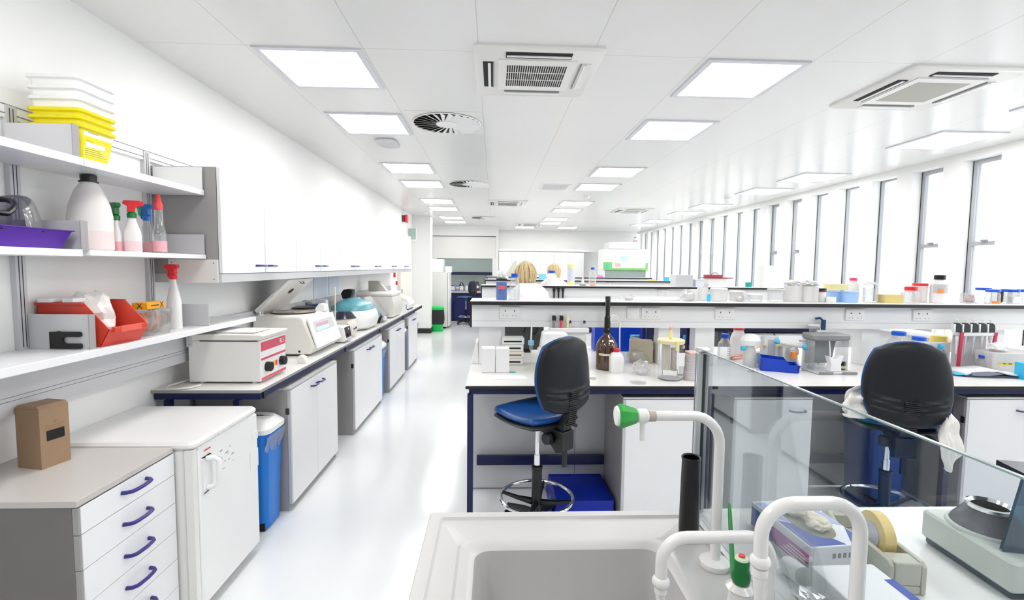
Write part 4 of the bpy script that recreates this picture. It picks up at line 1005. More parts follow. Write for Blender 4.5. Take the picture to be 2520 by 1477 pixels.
# island shelf objects share this builder
SY = 2.85 + .59 + .10
SZ = 1.3785
def onshelf(px, dy=0.0, i=0):
    p = at(px, 740, Y=SY + 2.93 * i + dy); return (p.x, SY + 2.93 * i + dy, SZ)
g1 = 'bottles and tubs on the first island shelf'
t = jar('plastic_jar', 'tall blue translucent jar with red label at the end of the first shelf', 'jar', onshelf(1234, -.02), .040, .150, mat('smoky_blue', (.10, .17, .45), .3), None, nr=.040, group=g1)
obj('label', MB().box(-.026, .024, -.0415, -.039, .078, .105), mat('rose_label', (.70, .15, .18), .5), t)
obj('rim', MB().lathe([(.041, .148), (.042, .156), (.036, .157)], n=18), DGREY, t)
o = crumple('cotton_swab_bundle', (onshelf(1234)[0], onshelf(1234)[1] - .02, SZ + .152), (.030, .025, .040), PWHITE, 4, 'bundle of white wadding sticking out of the blue jar', 'wadding')
jar('reagent_bottle', 'white translucent bottle with royal blue cap beside the blue jar', 'bottle', onshelf(1266, -.03), .038, .195, PLAS, CAPB, nr=.022, ch=.028, group=g1)
L = [('storage_tub', 'low clear tub beside the glass dispenser', 'tub', 1540, .03, .05, .045, PLAS, None),
     ('beaker', 'white foil covered beaker, first of the pale cluster', 'beaker', 1700, .02, .052, .085, MILK, None),
     ('beaker', 'white paper covered beaker beside a strip of cyan card', 'beaker', 1728, .05, .040, .10, MILK, None),
     ('storage_tub', 'round white plastic tub with a clear lid', 'tub', 1768, .0, .060, .100, MILK, PWHITE),
     ('storage_tub', 'wide low white tub in the middle of the shelf', 'tub', 1812, .03, .052, .080, MILK, PWHITE),
     ('storage_tub', 'round clear tub of pale tubes', 'tub', 1858, -.02, .050, .060, PLAS, PWHITE),
     ('plastic_jar', 'clear jar with pinkish contents and crumpled top', 'jar', 1908, -.02, .058, .100, PLAS, MILK),
     ('beaker', 'big frosted beaker with a foil top, nearer the pink jar', 'beaker', 1950, .0, .062, .125, MILK, None),
     ('beaker', 'big frosted beaker with a foil top, nearer the red-ringed jar', 'beaker', 1991, -.01, .060, .120, MILK, None)]
for nm_, lab, cat, px, dy, r, h, bm_, cp in L:
    jar(nm_, lab, cat, onshelf(px, dy), r, h, bm_, cp, nr=r * .98, ch=.008 if cp else .001, group=g1)
for px, dy, lab in ((1950, 0, 'crumpled foil lid on the frosted beaker, nearer the pink jar'), (1991, -.01, 'crumpled foil lid on the frosted beaker, nearer the red-ringed jar')):
    p = onshelf(px, dy); crumple('foil_cover', (p[0], p[1], SZ + .121), (.060, .055, .022), mat('crumpled_foil', (.72, .72, .70), .3, metal=.6), px, lab, 'foil lid', group='foil lids', amp=.4)
for px, dy, s, lab in ((1690, -.03, (.05, .04, .045), 'crumpled white bag at the head of the pale cluster'), (1826, -.04, (.05, .04, .035), 'crumpled clear bag between the white tubs')):
    p = onshelf(px, dy); crumple('plastic_bag', p, s, BAG, px, lab, 'plastic bag', group='crumpled bags')
o = obj('cyan_card', MB().box(-.012, .012, -.004, .004, 0, .055), CYAN, loc=onshelf(1744, -.05)); tag(o, 'small upright strip of cyan card on the first shelf', 'card')
t = jar('plastic_jar', 'white jar with dark lid and a red ring', 'jar', onshelf(2021), .030, .105, PWHITE, DGREY, nr=.029, group=g1); obj('ring', MB().lathe([(.0315, .076), (.0315, .084)], n=18), CAPR, t)
def carton(name, lab, cat, loc, w, d, h, m_, lid=None, group=None, rz=0):
    t = thing(name, lab, cat, loc, rz, group)
    obj('box_body', MB().rring([(-w*.47, w*.47, -d*.47, d*.47, 0, .004), (-w/2, w/2, -d/2, d/2, h, .005)], 2, True, True), m_, t)
    if lid: obj('lid', MB().rbox(-w/2 - .004, w/2 + .004, -d/2 - .004, d/2 + .004, h, h + .010, .006), lid, t)
    return t
carton('storage_box', 'pale blue box standing behind the white cup', 'box', onshelf(2050, .05), .11, .09, .075, LBLUE, LBLUE)
t = jar('paper_cup', 'small white cup on the first shelf before the pale blue box', 'cup', onshelf(2045, -.06), .032, .062, PWHITE, None, nr=.031)
carton('storage_box', 'pale yellow box lying on top of the blue tub', 'box', (onshelf(2066)[0], onshelf(2066)[1] + .05, SZ + .0915), .14, .09, .045, PYEL)
carton('storage_box', 'light blue tub beside the pink-capped bottle', 'box', onshelf(2088, -.02), .095, .08, .075, LBLUE, LBLUE)
jar('reagent_bottle', 'tall milky bottle with bright pink cap', 'bottle', onshelf(2097, .10), .042, .185, MILK, mat('hot_pink', (.85, .07, .20), .4), nr=.022, group=g1)
t = jar('glass_jar', 'clear glass jar with a crumpled top beside the yellow box', 'jar', onshelf(2141), .050, .130, PLAS, None, nr=.048, group=g1)
crumple('jar_cover', (onshelf(2141)[0], onshelf(2141)[1], SZ + .1305), (.048, .045, .014), BAG, 9, 'crumpled clear cover over the glass jar', 'jar cover')
carton('storage_box', 'low mustard yellow box near the red-lidded tub', 'box', onshelf(2188, -.02), .15, .09, .062, mat('mustard_box', (.72, .60, .22), .5))
t = jar('plastic_jar', 'clear jar with wide red lid near the windows', 'jar', onshelf(2240, -.04), .058, .125, PLAS, CAPR, nr=.034, ch=.028, sh=.85, group=g1)
jar('plastic_jar', 'milky jar with red lid just behind the wide red lid jar', 'jar', onshelf(2262, .06), .048, .150, MILK, CAPR, nr=.046, ch=.020, group=g1)
t = jar('reagent_bottle', 'tall white bottle with black cap and orange label', 'bottle', onshelf(2309), .056, .215, PWHITE, BLACK, nr=.030, ch=.034, sh=.82, group=g1, lm=LGREY, lz=(.42, .80), facing=-PI / 2 - .5)
obj('hazard_label', MB().box(-.050, -.004, -.0585, -.0545, .078, .105), ORANGE, t, label='orange hazard label', rz=0.0, loc=(-.006, .004, 0))
t = jar('glass_jar', 'clear jar of pinkish corks and bits', 'jar', onshelf(2385), .056, .100, PLAS, None, nr=.054, group=g1)
crumple('cork_pile', (onshelf(2385)[0], onshelf(2385)[1], SZ + .004), (.032, .032, .032), mat('pink_bits', (.50, .34, .32), .6, var=.6, scale=60), 12, 'heap of pinkish bits inside the clear jar', 'bits')['kind'] = 'stuff'
for k, (px, dy, h, r, l) in enumerate(((2418, .03, .120, .050, 'clear bottle with blue cap, first after the pink bits'), (2442, -.05, .110, .046, 'clear bottle with blue cap and an orange band'), (2476, .0, .110, .036, 'clear bottle with blue cap after the black tube'), (2494, -.04, .110, .036, 'clear bottle with blue cap, last but one by the photo edge'), (2514, .0, .110, .036, 'clear bottle with blue cap cut by the photo edge'))):
    jar('reagent_bottle', l, 'bottle', onshelf(px, dy), r, h, PLAS, CAPB, nr=r * .8, ch=.018, group=g1, sh=.9, lm=ORANGE if k == 1 else PAPER if k > 1 else None, lz=(.05, .25) if k == 1 else (.1, .6))
o = obj('black_tube', MB().lathe([(.004, 0), (.017, .018), (.017, .09), (.019, .094)], n=16), BLACK, loc=onshelf(2461, -.03)); tag(o, 'small black conical tube among the blue-capped bottles', 'tube')
o = thing('pipette_tray', 'long low white tray of pipette parts behind the glass dispenser', 'tray', onshelf(1610, .07)); obj('tray_body', MB().rbox(-.22, .19, -.05, .05, 0, .022, .01), PWHITE, o)
obj('red_dot', MB().cyl((-.17, -.03, .022), .006, .004), CAPR, o)

# ---- things on island shelves 2 to 4
g2 = 'bottles on the farther island shelves'
def shelf_i(px, i, dy=0): return onshelf(px, dy, i)
jar('reagent_bottle', 'tall pale yellow and blue bottle beyond the blonde person', 'bottle', shelf_i(1404, 1), .052, .29, mat('pale_periwinkle', (.66, .70, .86), .4), PYEL, nr=.048, ch=.06, group=g2, lm=PYEL, lz=(0, .28))
jar('reagent_bottle', 'clear bottle with blue cap and orange base on the second shelf', 'bottle', shelf_i(1457, 1), .050, .25, PLAS, CAPB, nr=.022, ch=.03, group=g2, lm=ORANGE, lz=(0, .08))
jar('reagent_bottle', 'large white bottle with blue cap beside the blonde person', 'bottle', shelf_i(1357, 1, -.02), .070, .20, PWHITE, CAPB, nr=.040, ch=.03, group=g2)
o = thing('funnel', 'small white funnel standing on a dark stopper', 'funnel', shelf_i(1433, 1)); obj('cone', MB().lathe([(.04, .0), (.012, .08), (.010, .14), (.018, .15)], n=16), MILK, o); obj('stopper', MB().cyl((0, 0, 0), .045, .012), BLACK, o)
t = thing('bench_instrument', 'grey box shaped instrument on the second island shelf', 'instrument', shelf_i(1675, 1)); obj('housing', MB().box(-.11, .13, -.08, .12, 0, .16), LGREY, t, bevel=.006)
carton('storage_box', 'pale lilac box with yellow lid on the second island shelf', 'box', shelf_i(1716, 1), .12, .12, .09, mat('lilac_box', (.72, .75, .88), .5), PYEL)
t = thing('clipboard_pile', 'dark red folders lying on a white box', 'folders', shelf_i(1765, 1)); obj('crate', MB().box(-.16, .10, -.06, .12, 0, .115), PWHITE, t); obj('folder', MB().box(-.18, .17, -.08, .12, .116, .126), mat('maroon', (.25, .02, .03), .5), t, rz=.05); obj('folder', MB().box(-.16, .03, -.06, .10, .127, .165), mat('crimson_folder', (.45, .03, .07), .5), t, rz=.1)
obj('handle', MB().tube([(-.10, 0, .165), (-.07, 0, .19), (-.02, 0, .19), (0, 0, .165)], .004, 6), BLACK, t)
jar('plastic_jar', 'green and white carton-like jar on the second island shelf', 'jar', shelf_i(1840, 1), .04, .085, mat('sea_green', (0, .35, .28), .4), None, nr=.039, group=g2)
jar('plastic_jar', 'yellow tub beside a pale yellow box on the second shelf', 'jar', shelf_i(1878, 1), .045, .085, mat('olive_yellow', (.70, .66, .15), .4), None, nr=.043, group=g2)
carton('storage_box', 'pale yellow box on the second shelf beside the yellow tub', 'box', shelf_i(1897, 1, .04), .13, .1, .13, PYEL)
carton('storage_box', 'tall white box near the windows on the second shelf', 'box', (3.85, shelf_i(1980, 1)[1], SZ), .30, .16, .30, PWHITE)
carton('storage_box', 'small cyan box standing near the end of the third island shelf', 'box', shelf_i(1638, 2), .09, .08, .075, CYAN)
carton('storage_box', 'flat orange tray on the third island shelf', 'box', shelf_i(1602, 2), .15, .08, .03, mat('amber_tray', (.90, .60, .18), .5))
carton('storage_box', 'cyan box on the third island shelf beside the white bottle', 'box', shelf_i(1334, 2, 0), .14, .1, .11, mat('sky_cyan', (.20, .62, .85), .5))
carton('storage_box', 'white carton on the third island shelf by its open end', 'box', shelf_i(1243, 2), .12, .1, .06, PWHITE)
jar('plastic_jar', 'milky flask on the third island shelf behind the yellow bottle', 'jar', shelf_i(1385, 2), .09, .15, PWHITE, None, nr=.05, group=g2)
carton('storage_box', 'magenta lidded box on the fourth island shelf', 'box', shelf_i(1475, 3), .16, .1, .05, mat('magenta_box', (.70, .25, .60), .5))
t = thing('bench_instrument', 'cream instrument with curved cover beyond the blue jar', 'instrument', shelf_i(1255, 3, 0)); obj('cover', MB().prism([(-.20, 0), (.20, 0), (.16, .42), (.08, .38), (-.05, .14)], -.1, .12, 'y'), mat('khaki_cream', (.66, .65, .56), .5), t, bevel=.02)
o = crumple('tissue', (shelf_i(1340, 1)[0], shelf_i(1340, 1)[1], SZ), (.04, .03, .03), PWHITE, 2, 'crumpled white tissue on the second island shelf', 'tissue')
for k, (px, dy) in enumerate(((1365, 0), (1376, 0), (1387, 0))):
    p = at(px, 730, Y=6.27)
    t = thing('pipette', 'black and chrome pipette hanging on the second spine, %s of three' % ORD[k], 'pipette', (p.x, 6.335, 1.205), 0, 'pipettes on the second island')
    obj('barrel', MB().lathe([(.006, 0), (.011, .02), (.012, .09)], n=12), DGREY, t); obj('grip', MB().lathe([(.016, .09), (.018, .13), (.010, .145)], n=12), BLACK, t)
o = obj('pipette_rail', MB().box(.76, 1.0, 6.315, 6.368, 1.188, 1.204), PWHITE); tag(o, 'short white rail holding three pipettes on the second spine', 'rail')

# ---- back wall units and safety cabinet
for k, (x0, x1, l) in enumerate(((.16, 1.0, 'partly behind the blonde person'), (1.002, 1.94, 'in the middle of the back wall'), (1.942, 2.90, 'beside the safety cabinet'))):
    t = thing('wall_cabinet', 'white two-door cabinet on the back wall, ' + l, 'cabinet', (x0, YF - .35, 1.30), 0, 'back wall cabinets')
    w = x1 - x0
    obj('carcass', MB().box(0, w, .022, .35, 0, .82), LGREY, t)
    for s_ in (0, 1):
        d = obj('door', MB().box(s_ * w / 2 + .003, (s_ + 1) * w / 2 - .003, 0, .02, .02, .81), DOORW, t, bevel=.002)
        obj('handle', MB().box(w / 2 - .15 + s_ * .18, w / 2 - .03 + s_ * .18, -.02, 0, .10, .112), MGREY, d)
o = obj('pelmet', MB().box(.16, 3.2, YF - .37, YF, 2.13, 2.20), WALL); tag(o, 'long cream pelmet above the back wall cabinets', 'pelmet')
t = thing('wall_bench', 'white bench along the back wall behind the islands', 'bench', (0, 0, 0)); obj('bench_top', MB().box(.16, 3.3, 14.95, YF - .002, .87, .90), TOP, t)
for xx in (.2, 1.7, 3.2): obj('leg', MB().box(xx, xx + .05, 15.0, 15.05, 0, .87), NAVY, t)
carton('instrument', 'cream framed grey screen instrument on the back bench', 'instrument', (2.35, 15.25, .90), .5, .3, .48, OFFW)
t = thing('safety_cabinet', 'white biological safety cabinet with a bright green band', 'safety cabinet', (3.24, 13.9, 0))
w = 1.30
obj('upper_housing', MB().box(0, w, .05, .80, 1.56, 2.18), PWHITE, t, bevel=.01)
obj('green_band', MB().use(mat('leaf_green', (.22, .58, .16), .4)).box(-.01, w + .01, .02, .05, 1.56, 1.63).box(-.01, .25, .02, .05, 1.63, 1.80).box(w - .06, w + .01, .02, .05, 1.63, 1.78), None, t)
obj('control_panel', MB().use(PWHITE).box(.25, w - .06, .025, .05, 1.63, 1.80).use(mat('pink_notice', (.85, .45, .48), .6)).box(.33, .50, .02, .025, 1.66, 1.77).use(LGREY).xf(Matrix.Translation((.63, .022, 1.715)) @ Matrix.Rotation(PI / 2, 4, 'X')).lathe([(.050, 0), (.058, 0), (.058, .004), (.050, .004)], n=20, cap0=False, cap1=False).xf().use(PYEL).box(.90, .96, .02, .025, 1.68, 1.73).use(mat('teal_notice', (.10, .55, .50), .5)).box(.07, .15, .015, .02, 1.60, 1.76), None, t)
obj('notice', MB().box(.50, .71, .045, .05, 1.83, 1.98), mat('baby_blue_notice', (.45, .66, .92), .6), t, label='pale blue notice on the housing')
obj('glass_front', MB().box(.03, w - .03, .06, .07, 1.18, 1.54), SASHG, t)
obj('lower_housing', MB().box(0, .04, .05, .8, .9, 1.56).box(w - .04, w, .05, .8, .9, 1.56).box(0, w, .05, .8, .84, .9).box(.04, w - .04, .75, .8, .9, 1.56), PWHITE, t)
for xx in (.02, w - .07): obj('leg', MB().box(xx, xx + .05, .1, .7, 0, .84), LGREY, t)
o = obj('duct_box', MB().box(3.45, 4.4, 14.2, 14.9, 2.20, 2.40), PWHITE); tag(o, 'white duct box on top of the safety cabinet', 'duct')
t = jar('plastic_jar', 'white bottle with pink label on top of the duct box', 'bottle', (4.28, 14.35, 2.40), .07, .17, PWHITE, MGREY, lm=PINK)
# two window-side posts with far wall items
# ================================================================ THINGS ON THE FIRST ISLAND WORKTOP (z .90)
TZ = .9005
def ontop(px, py): p = at(px, py, Z=.90); return (p.x, p.y, TZ)
p = ontop(1205, 914)
for k, (dx, l) in enumerate(((0, 'white square carton at the corner of the island worktop, nearer the aisle'), (.098, 'white square carton pushed against its twin on the island worktop'))):
    t = thing('carton', l, 'carton', (p[0] + dx - .01, p[1], TZ), R(2 - 3 * k), 'pair of white cartons')
    obj('carton_body', MB().box(-.046, .046, -.05, .05, 0, .168), PAPER, t, bevel=.004)
    if k == 0: obj('red_edge', MB().box(.0462, .0475, -.0495, -.045, .01, .12), mat('dark_red_edge', (.35, .03, .05), .5), t)
p = ontop(1260, 897)
for k in range(4):
    t = thing('slide_box', 'white slide box with a dark slot, %s from the bottom of the stack' % ORD[k], 'slide box', (p[0] + .004 * (k % 2), p[1] + .03, TZ + .0505 * k), R((-1, 1, 0, 2)[k]), 'stack of white slide boxes')
    obj('case', MB().rbox(-.082, .082, -.06, .06, 0, .049, .004, .003), PWHITE, t)
    obj('slot', MB().rbox(-.068, .062, -.0615, -.059, .018, .030, .001, .001), (SLAB, mat('tan_slot', (.45, .22, .06), .6), SLAB, SLAB)[k], t)
p = at(1160, 895, Z=.9)
o = thing('foam_wedge', 'tall white plastic wedge at the aisle corner of the island worktop', 'block', (IX0 + .035, 3.62, TZ)); obj('wedge', MB().prism([(-.03, 0), (.025, 0), (.018, .16), (.0, .16)], -.12, .08, 'y'), PWHITE, o, bevel=.004)
# sharps bin
t = thing('sharps_bin', 'yellow sharps bin with tall white lid behind the chair back', 'sharps bin', (at(1362, 915, Y=3.30).x, 3.30, TZ))
obj('body', MB().rring([(-.075, .075, -.065, .065, 0, .015), (-.092, .092, -.08, .08, .13, .018)], 4, True, True), YEL, t)
obj('lid', MB().rring([(-.112, .112, -.09, .09, .131, .02), (-.112, .112, -.09, .09, .140, .02), (-.098, .098, -.082, .082, .155, .02), (-.085, .085, -.075, .075, .262, .025), (-.07, .07, -.06, .06, .275, .03)], 4, True, True), PWHITE, t)
# dark monitor back with cable
t = thing('computer_monitor', 'dark grey monitor back standing behind the island spine', 'monitor', (at(1288, 880, Y=4.0).x, 4.0, TZ))
obj('screen_back', MB().rbox(-.16, .17, -.012, .02, .02, .34, .006, .004), mat('monitor_grey', (.045, .05, .052), .5), t)
obj('cable', MB().tube([(.02, -.02, .34), (.0, -.03, .28), (.015, -.035, .22), (.0, -.03, .17)], .006, 6).tube([(.11, -.02, .34), (.10, -.03, .26), (.12, -.03, .20), (.09, -.03, .15)], .007, 6), BLACK, t)
obj('stand', MB().box(-.06, .06, -.03, .06, 0, .02), BLACK, t)
o = obj('paper_stack', MB().box(-.10, .07, -.05, .08, 0, .27), PAPER, loc=(at(1250, 880, Y=4.15).x - .02, 4.15, TZ), bevel=.003); tag(o, 'white stack of papers behind the spine near the dark monitor', 'papers')
t = thing('hanging_tube', 'clear centrifuge tube with blue cap hanging under the first spine', 'tube', (at(1307, 830, Y=3.42).x, 3.42, 1.0))
obj('body', MB().lathe([(.003, 0), (.014, .035), (.014, .06)], n=14), PLAS, t); obj('cap', MB().lathe([(.021, .055), (.022, .085), (.018, .09)], n=14), mat('pale_blue_cap', (.25, .55, .80), .35), t)
obj('hanger', MB().tube([(0, 0, .088), (.004, .01, .20), (.0, .021, .24)], .006, 6), PWHITE, t)
# pipette rail and pipettes
py_ = 3.40
t = thing('pipette_stand', 'white pipette rail standing under the first spine', 'pipette stand', (at(1400, 808, Y=py_).x, py_, 0))
obj('top_bar', MB().rbox(-.146, .146, -.02, .03, 1.152, 1.186, .008, .005), PWHITE, t)
for xx in (-.13, .12): obj('upright', MB().tube([(xx, .015, TZ), (xx, .015, 1.153)], .008, 8), PWHITE, t)
obj('base', MB().rbox(-.146, .146, -.015, .03, TZ, .915, .008, .004), PWHITE, t)
obj('back_sheet', MB().box(-.12, .11, .018, .022, .93, 1.15), PAPER, t)
def pip(px, bm_, lab, zt=1.187, y=None, gm=None, s=1.0, grp='pipettes on the first island'):
    y = py_ if y is None else y
    t = thing('pipette', lab, 'pipette', (at(px, 790, Y=y).x, y, zt), 0, grp)
    obj('barrel', MB().lathe([(.010 * s, 0), (.011 * s, .055 * s)], n=12), bm_, t)
    obj('grip', MB().prism([(-.013 * s, .05 * s), (.013 * s, .05 * s), (.016 * s, .075 * s), (.010 * s, .088 * s), (-.012 * s, .088 * s)], -.010 * s, .010 * s, 'y'), gm or DGREY, t, bevel=.002)
    obj('plunger', MB().cyl((0, 0, .088 * s), .004 * s, .018 * s).cyl((0, 0, .104 * s), .008 * s, .006 * s), PWHITE, t)
    return t
pip(1363, MGREY, 'grey pipette first on the rail of the first spine')
pip(1381, mat('pipette_red', (.75, .06, .10), .35), 'red-bodied pipette on the rail of the first spine')
pip(1397, PYEL, 'pale yellow pipette on the rail of the first spine', gm=PYEL, s=.8)
pip(1403, LGREY, 'light grey pipette beside the yellow one', s=.6, gm=HANDLE)
pip(1438, LGREY, 'small clear pipette alone at the end of the rail', s=.6, gm=HANDLE)
# amber bottle with dispenser
t = thing('dispenser_bottle', 'large amber bottle with tall black dispenser head', 'bottle', (at(1492, 905, Y=3.34).x, 3.34, TZ))
obj('body', MB().lathe([(.070, 0), (.076, .008), (.077, .155), (.070, .19), (.045, .225), (.026, .245), (.024, .262)], n=32), AMBER, t)
obj('dispenser', MB().lathe([(.026, .258), (.028, .285), (.022, .292), (.021, .37), (.016, .375), (.016, .445), (.019, .448), (.019, .515), (.0165, .520)], n=20), BLACK, t, label='black dispenser column')
obj('scale_strip', MB().box(-.0175, -.0155, -.012, -.002, .385, .50), MGREY, t)
obj('delivery_tube', MB().tube([(.020, -.005, .385), (.05, -.01, .385)], .004, 6).tube([(.02, -.01, .375)] + [(.045 - .026 * math.cos(q), -.012, .355 + .030 * math.sin(q)) for q in [k * PI / 8 for k in range(-2, 9)]][::-1] + [(.085, -.015, .34), (.090, -.015, .10)], .0045, 8), PWHITE, t, label='white delivery tube')
obj('paper_label', MB().xf(Matrix.Rotation(.12, 4, 'Z')).box(-.008, .024, -.066, -.060, .185, .200), PAPER, t, rot=(R(-14), 0, 0), loc=(0, -.042, .006))
g = MB(); vs = []; fs = []
for k in range(12):
    a = -PI / 2 - 1.0 + 1.5 * k / 11
    for z in (.105, .120): vs.append((.0782 * math.cos(a), .0782 * math.sin(a), z))
for k in range(11): fs.append((2*k, 2*k+2, 2*k+3, 2*k+1))
obj('band_label', g.add(vs, fs), mat('pale_band', (.70, .66, .60), .6), t)
o = obj('folded_card', MB().prism([(-.03, 0), (.02, 0), (-.02, .035)], -.002, .004, 'y'), PAPER, loc=ontop(1490, 908)); tag(o, 'small folded white card leaning on the amber bottle', 'card')
p = ontop(1516, 916)
t = thing('squat_bottle', 'white square bottle with red cap in front of the amber bottle', 'bottle', p)
obj('body', MB().rring([(-.043, .043, -.035, .035, 0, .012), (-.046, .046, -.038, .038, .006, .014), (-.046, .046, -.038, .038, .10, .014), (-.036, .036, -.030, .030, .130, .018), (-.020, .020, -.020, .020, .142, .018)], 4, True, True), PWHITE, t)
obj('cap', MB().lathe([(.021, .142), (.022, .162), (.019, .165)], n=20), CAPR, t)
p = ontop(1564, 888)
crumple('plastic_bag', (p[0] - .01, p[1] - .07, TZ), (.075, .05, .05), BAG, 21, 'frosted plastic bag lying behind the red-capped bottle', 'plastic bag')
p = ontop(1580, 922)
crumple('glove_packet', (p[0], p[1], TZ), (.055, .04, .05), BAG, 27, 'crumpled clear wrapper between the white bottle and the glass jar', 'wrapper', amp=.5)
p = ontop(1578, 943)
o = obj('petri_dish', MB().lathe([(.048, 0), (.05, .008), (.048, .008)], n=28), GLS, loc=(p[0] - .02, p[1], TZ)); tag(o, 'clear petri dish lid lying flat before the glass jar', 'petri dish')
t = thing('kraft_box', 'brown cardboard box open at the top behind the glass jar', 'cardboard box', (at(1576, 890, Y=3.62).x, 3.62, TZ), R(-12)); obj('carton', MB().box(-.085, .085, -.07, .06, 0, .165), mat('light_cardboard', (.48, .42, .32), .8), t, bevel=.002); obj('flap', MB().prism([(-.085, .165), (.085, .166), (.06, .170), (-.08, .20)], -.07, -.067, 'y'), mat('pale_kraft', (.55, .46, .37), .8), t)
o = carton('storage_box', 'tall blue and white carton behind the brown box', 'box', (at(1590, 860, Y=3.86).x, 3.86, TZ), .10, .08, .27, mat('navy_carton', (.02, .03, .32), .5)); obj('front_label', MB().box(-.02, .05, -.0415, -.040, .12, .26), PAPER, o)
o = obj('blue_crate', MB().rbox(-.27, .22, -.06, .10, 0, .30, .01), DBLUE, loc=(at(1535, 850, Y=4.1).x, 4.1, TZ)); tag(o, 'large royal blue crate on the far side of the island', 'crate')
o = obj('teal_packet', MB().box(-.05, .05, -.03, .03, 0, .16), mat('teal_packet', (.15, .50, .66), .5), loc=(at(1567, 850, Y=3.92).x, 3.92, TZ)); tag(o, 'small teal packet between the blue crate and blue carton', 'packet')
for k, (px, m_, l) in enumerate(((1609, mat('folder_black', (.02, .02, .04), .4), 'black lever arch file with coloured spine marks behind the glass jar'), (1681, mat('folder_navy', (.02, .03, .14), .4), 'narrow navy file behind the glass jar lid'), (1697, NAVY, 'navy file standing beside the spine post'))):
    t = thing('file_folder', l, 'file', (at(px, 850, Y=3.66 + .03 * k).x, 3.66 + .03 * k, TZ), 0, 'files behind the spine')
    obj('cover', MB().box(-.018, .018, -.02, .14, 0, .275), m_, t, bevel=.002)
    obj('spine_label', MB().use((PINK, CYAN, PYEL)[k]).box(-.012, .010, -.0212, -.02, .14, .20).use(PYEL).box(-.012, .008, -.0212, -.02, .09, .115), None, t)
# glass jar with cream lid
t = thing('anaerobic_jar', 'tall clear jar with cream lid, valve and white label', 'jar', ontop(1648, 932))
obj('cylinder', MB().lathe([(.078, .0), (.080, .006), (.080, .23), (.082, .24)], n=36, cap1=False), GLS, t, label='clear cylinder')
obj('lid', MB().lathe([(.084, .235), (.087, .242), (.087, .256), (.080, .262)], n=36), mat('cream_lid', (.80, .68, .42), .4), t)
obj('valve', MB().cyl((0, 0, .26), .010, .03).box(-.018, .002, -.012, .012, .275, .30).cyl((-.003, 0, .30), .009, .025), PYEL, t)
obj('valve_knob', MB().lathe([(.010, .325), (.013, .333), (.009, .342)], n=14, c=(-.003, 0, 0)), mat('salmon_knob', (.80, .38, .30), .4), t)
obj('clamp', MB().box(.0, .018, -.094, -.084, .20, .262), PYEL, t)
obj('inner_tray', MB().cyl((-.03, .0, .06), .026, .165).cyl((.03, .02, .05), .020, .15), mat('tan_tube', (.66, .60, .53), .3), t)
obj('wire_stand', MB().tube([(-.05, 0, .01), (-.05, 0, .06), (.05, 0, .06), (.05, 0, .01)], .004, 6).cyl((0, 0, .004), .07, .003), LGREY, t)
obj('label', MB().box(.008, .060, -.087, -.0835, .10, .185), PAPER, t)
# petri dishes
p = ontop(1699, 934)
pd0 = None
PDM = glass('petri_plastic', (.95, .93, .93), .12, .05, body=.88, bcol=(.93, .90, .91)); AG = mat('agar_maroon', (.50, .30, .36), .3)
for k in range(11):
    lab = 'petri dish with dark agar, %s from the bottom of the stack' % ORD[k]
    z = TZ + .0152 * k; xo = random.uniform(-.002, .002)
    if pd0 is None:
        pd0 = thing('petri_dish', lab, 'petri dish', (p[0], p[1], z), 0, 'stack of petri dishes')
        obj('base', MB().lathe([(.043, 0), (.044, .009), (.042, .009), (.042, .003)], n=26), PDM, pd0)
        obj('agar', MB().cyl((0, 0, .0032), .0405, .0022, 26), AG, pd0)
        obj('lid', MB().lathe([(.0460, .006), (.0462, .0145), (.043, .015)], n=26, cap0=False), PDM, pd0)
    else: dup(pd0, (p[0] + xo, p[1] + xo, z), 0, lab)
o = obj('pink_lid_tray', MB().rbox(-.04, .045, -.04, .04, 0, .018, .006), mat('salmon_tray', (.80, .52, .46), .4), loc=(p[0] + .01, p[1], TZ + .0152 * 11)); tag(o, 'salmon pink lid on top of the petri dish stack', 'lid')
o = obj('cable_tie', MB().box(-.016, .016, -.006, .006, 0, .012), mat('grey_tie', (.35, .38, .35), .5), loc=ontop(1674, 925)); tag(o, 'small grey scrap between the tall jar and the petri dishes', 'scrap')
o = obj('green_marker', MB().tube([(-.05, .01, .006), (-.01, 0, .006), (.03, -.006, .006)], [.003, .006, .007], 8), mat('mint_cap', (.10, .65, .52), .4), loc=ontop(1258, 917)); tag(o, 'green capped pen lying in front of the white cartons', 'pen')
o = obj('paper_sheet', MB().box(-.10, .12, -.05, .05, 0, .0015), PAPER, loc=ontop(1250, 930), rz=.1); tag(o, 'white sheet of paper on the island worktop near the pen', 'paper')
o = obj('rubber_ring', MB().tube([(.022 * math.cos(q), .022 * math.sin(q), .004) for q in [2 * PI * k / 20 for k in range(21)]], .003, 6), mat('tan_rubber', (.55, .50, .40), .6), loc=ontop(1458, 933)); tag(o, 'small tan ring lying beside the blue chair back', 'ring')

# ---- middle of the worktop, seen over the glass screen
t = jar('media_bottle', 'clear graduated bottle with blue cap, beside the white jug', 'bottle', ontop(1782, 884), .052, .205, PLAS, CAPB, nr=.026, ch=.032, sh=.76)
g = MB()
for k in range(7): g.box(-.006, .020, -.0545, -.053, .04 + .014 * k, .043 + .014 * k)
obj('graduation', g, MGREY, t)
p = ontop(1815, 876)
jar('jug', 'frosted jug with red lid behind the graduated bottle', 'jug', (p[0], p[1] + .0, TZ), .062, .245, MILK, CAPR, nr=.036, ch=.024)
o = obj('small_cap', MB().cyl((0, 0, 0), .014, .02), PWHITE, loc=ontop(1800, 884)); tag(o, 'small white cap at the foot of the graduated bottle', 'cap')
t = thing('filter_unit', 'white domed filter unit with blue fitting on the island', 'filter unit', (at(1845, 870, Y=3.42).x, 3.42, TZ))
obj('dome', MB().lathe([(.030, .155), (.062, .165), (.070, .20), (.052, .235), (.030, .245)], n=24), PWHITE, t)
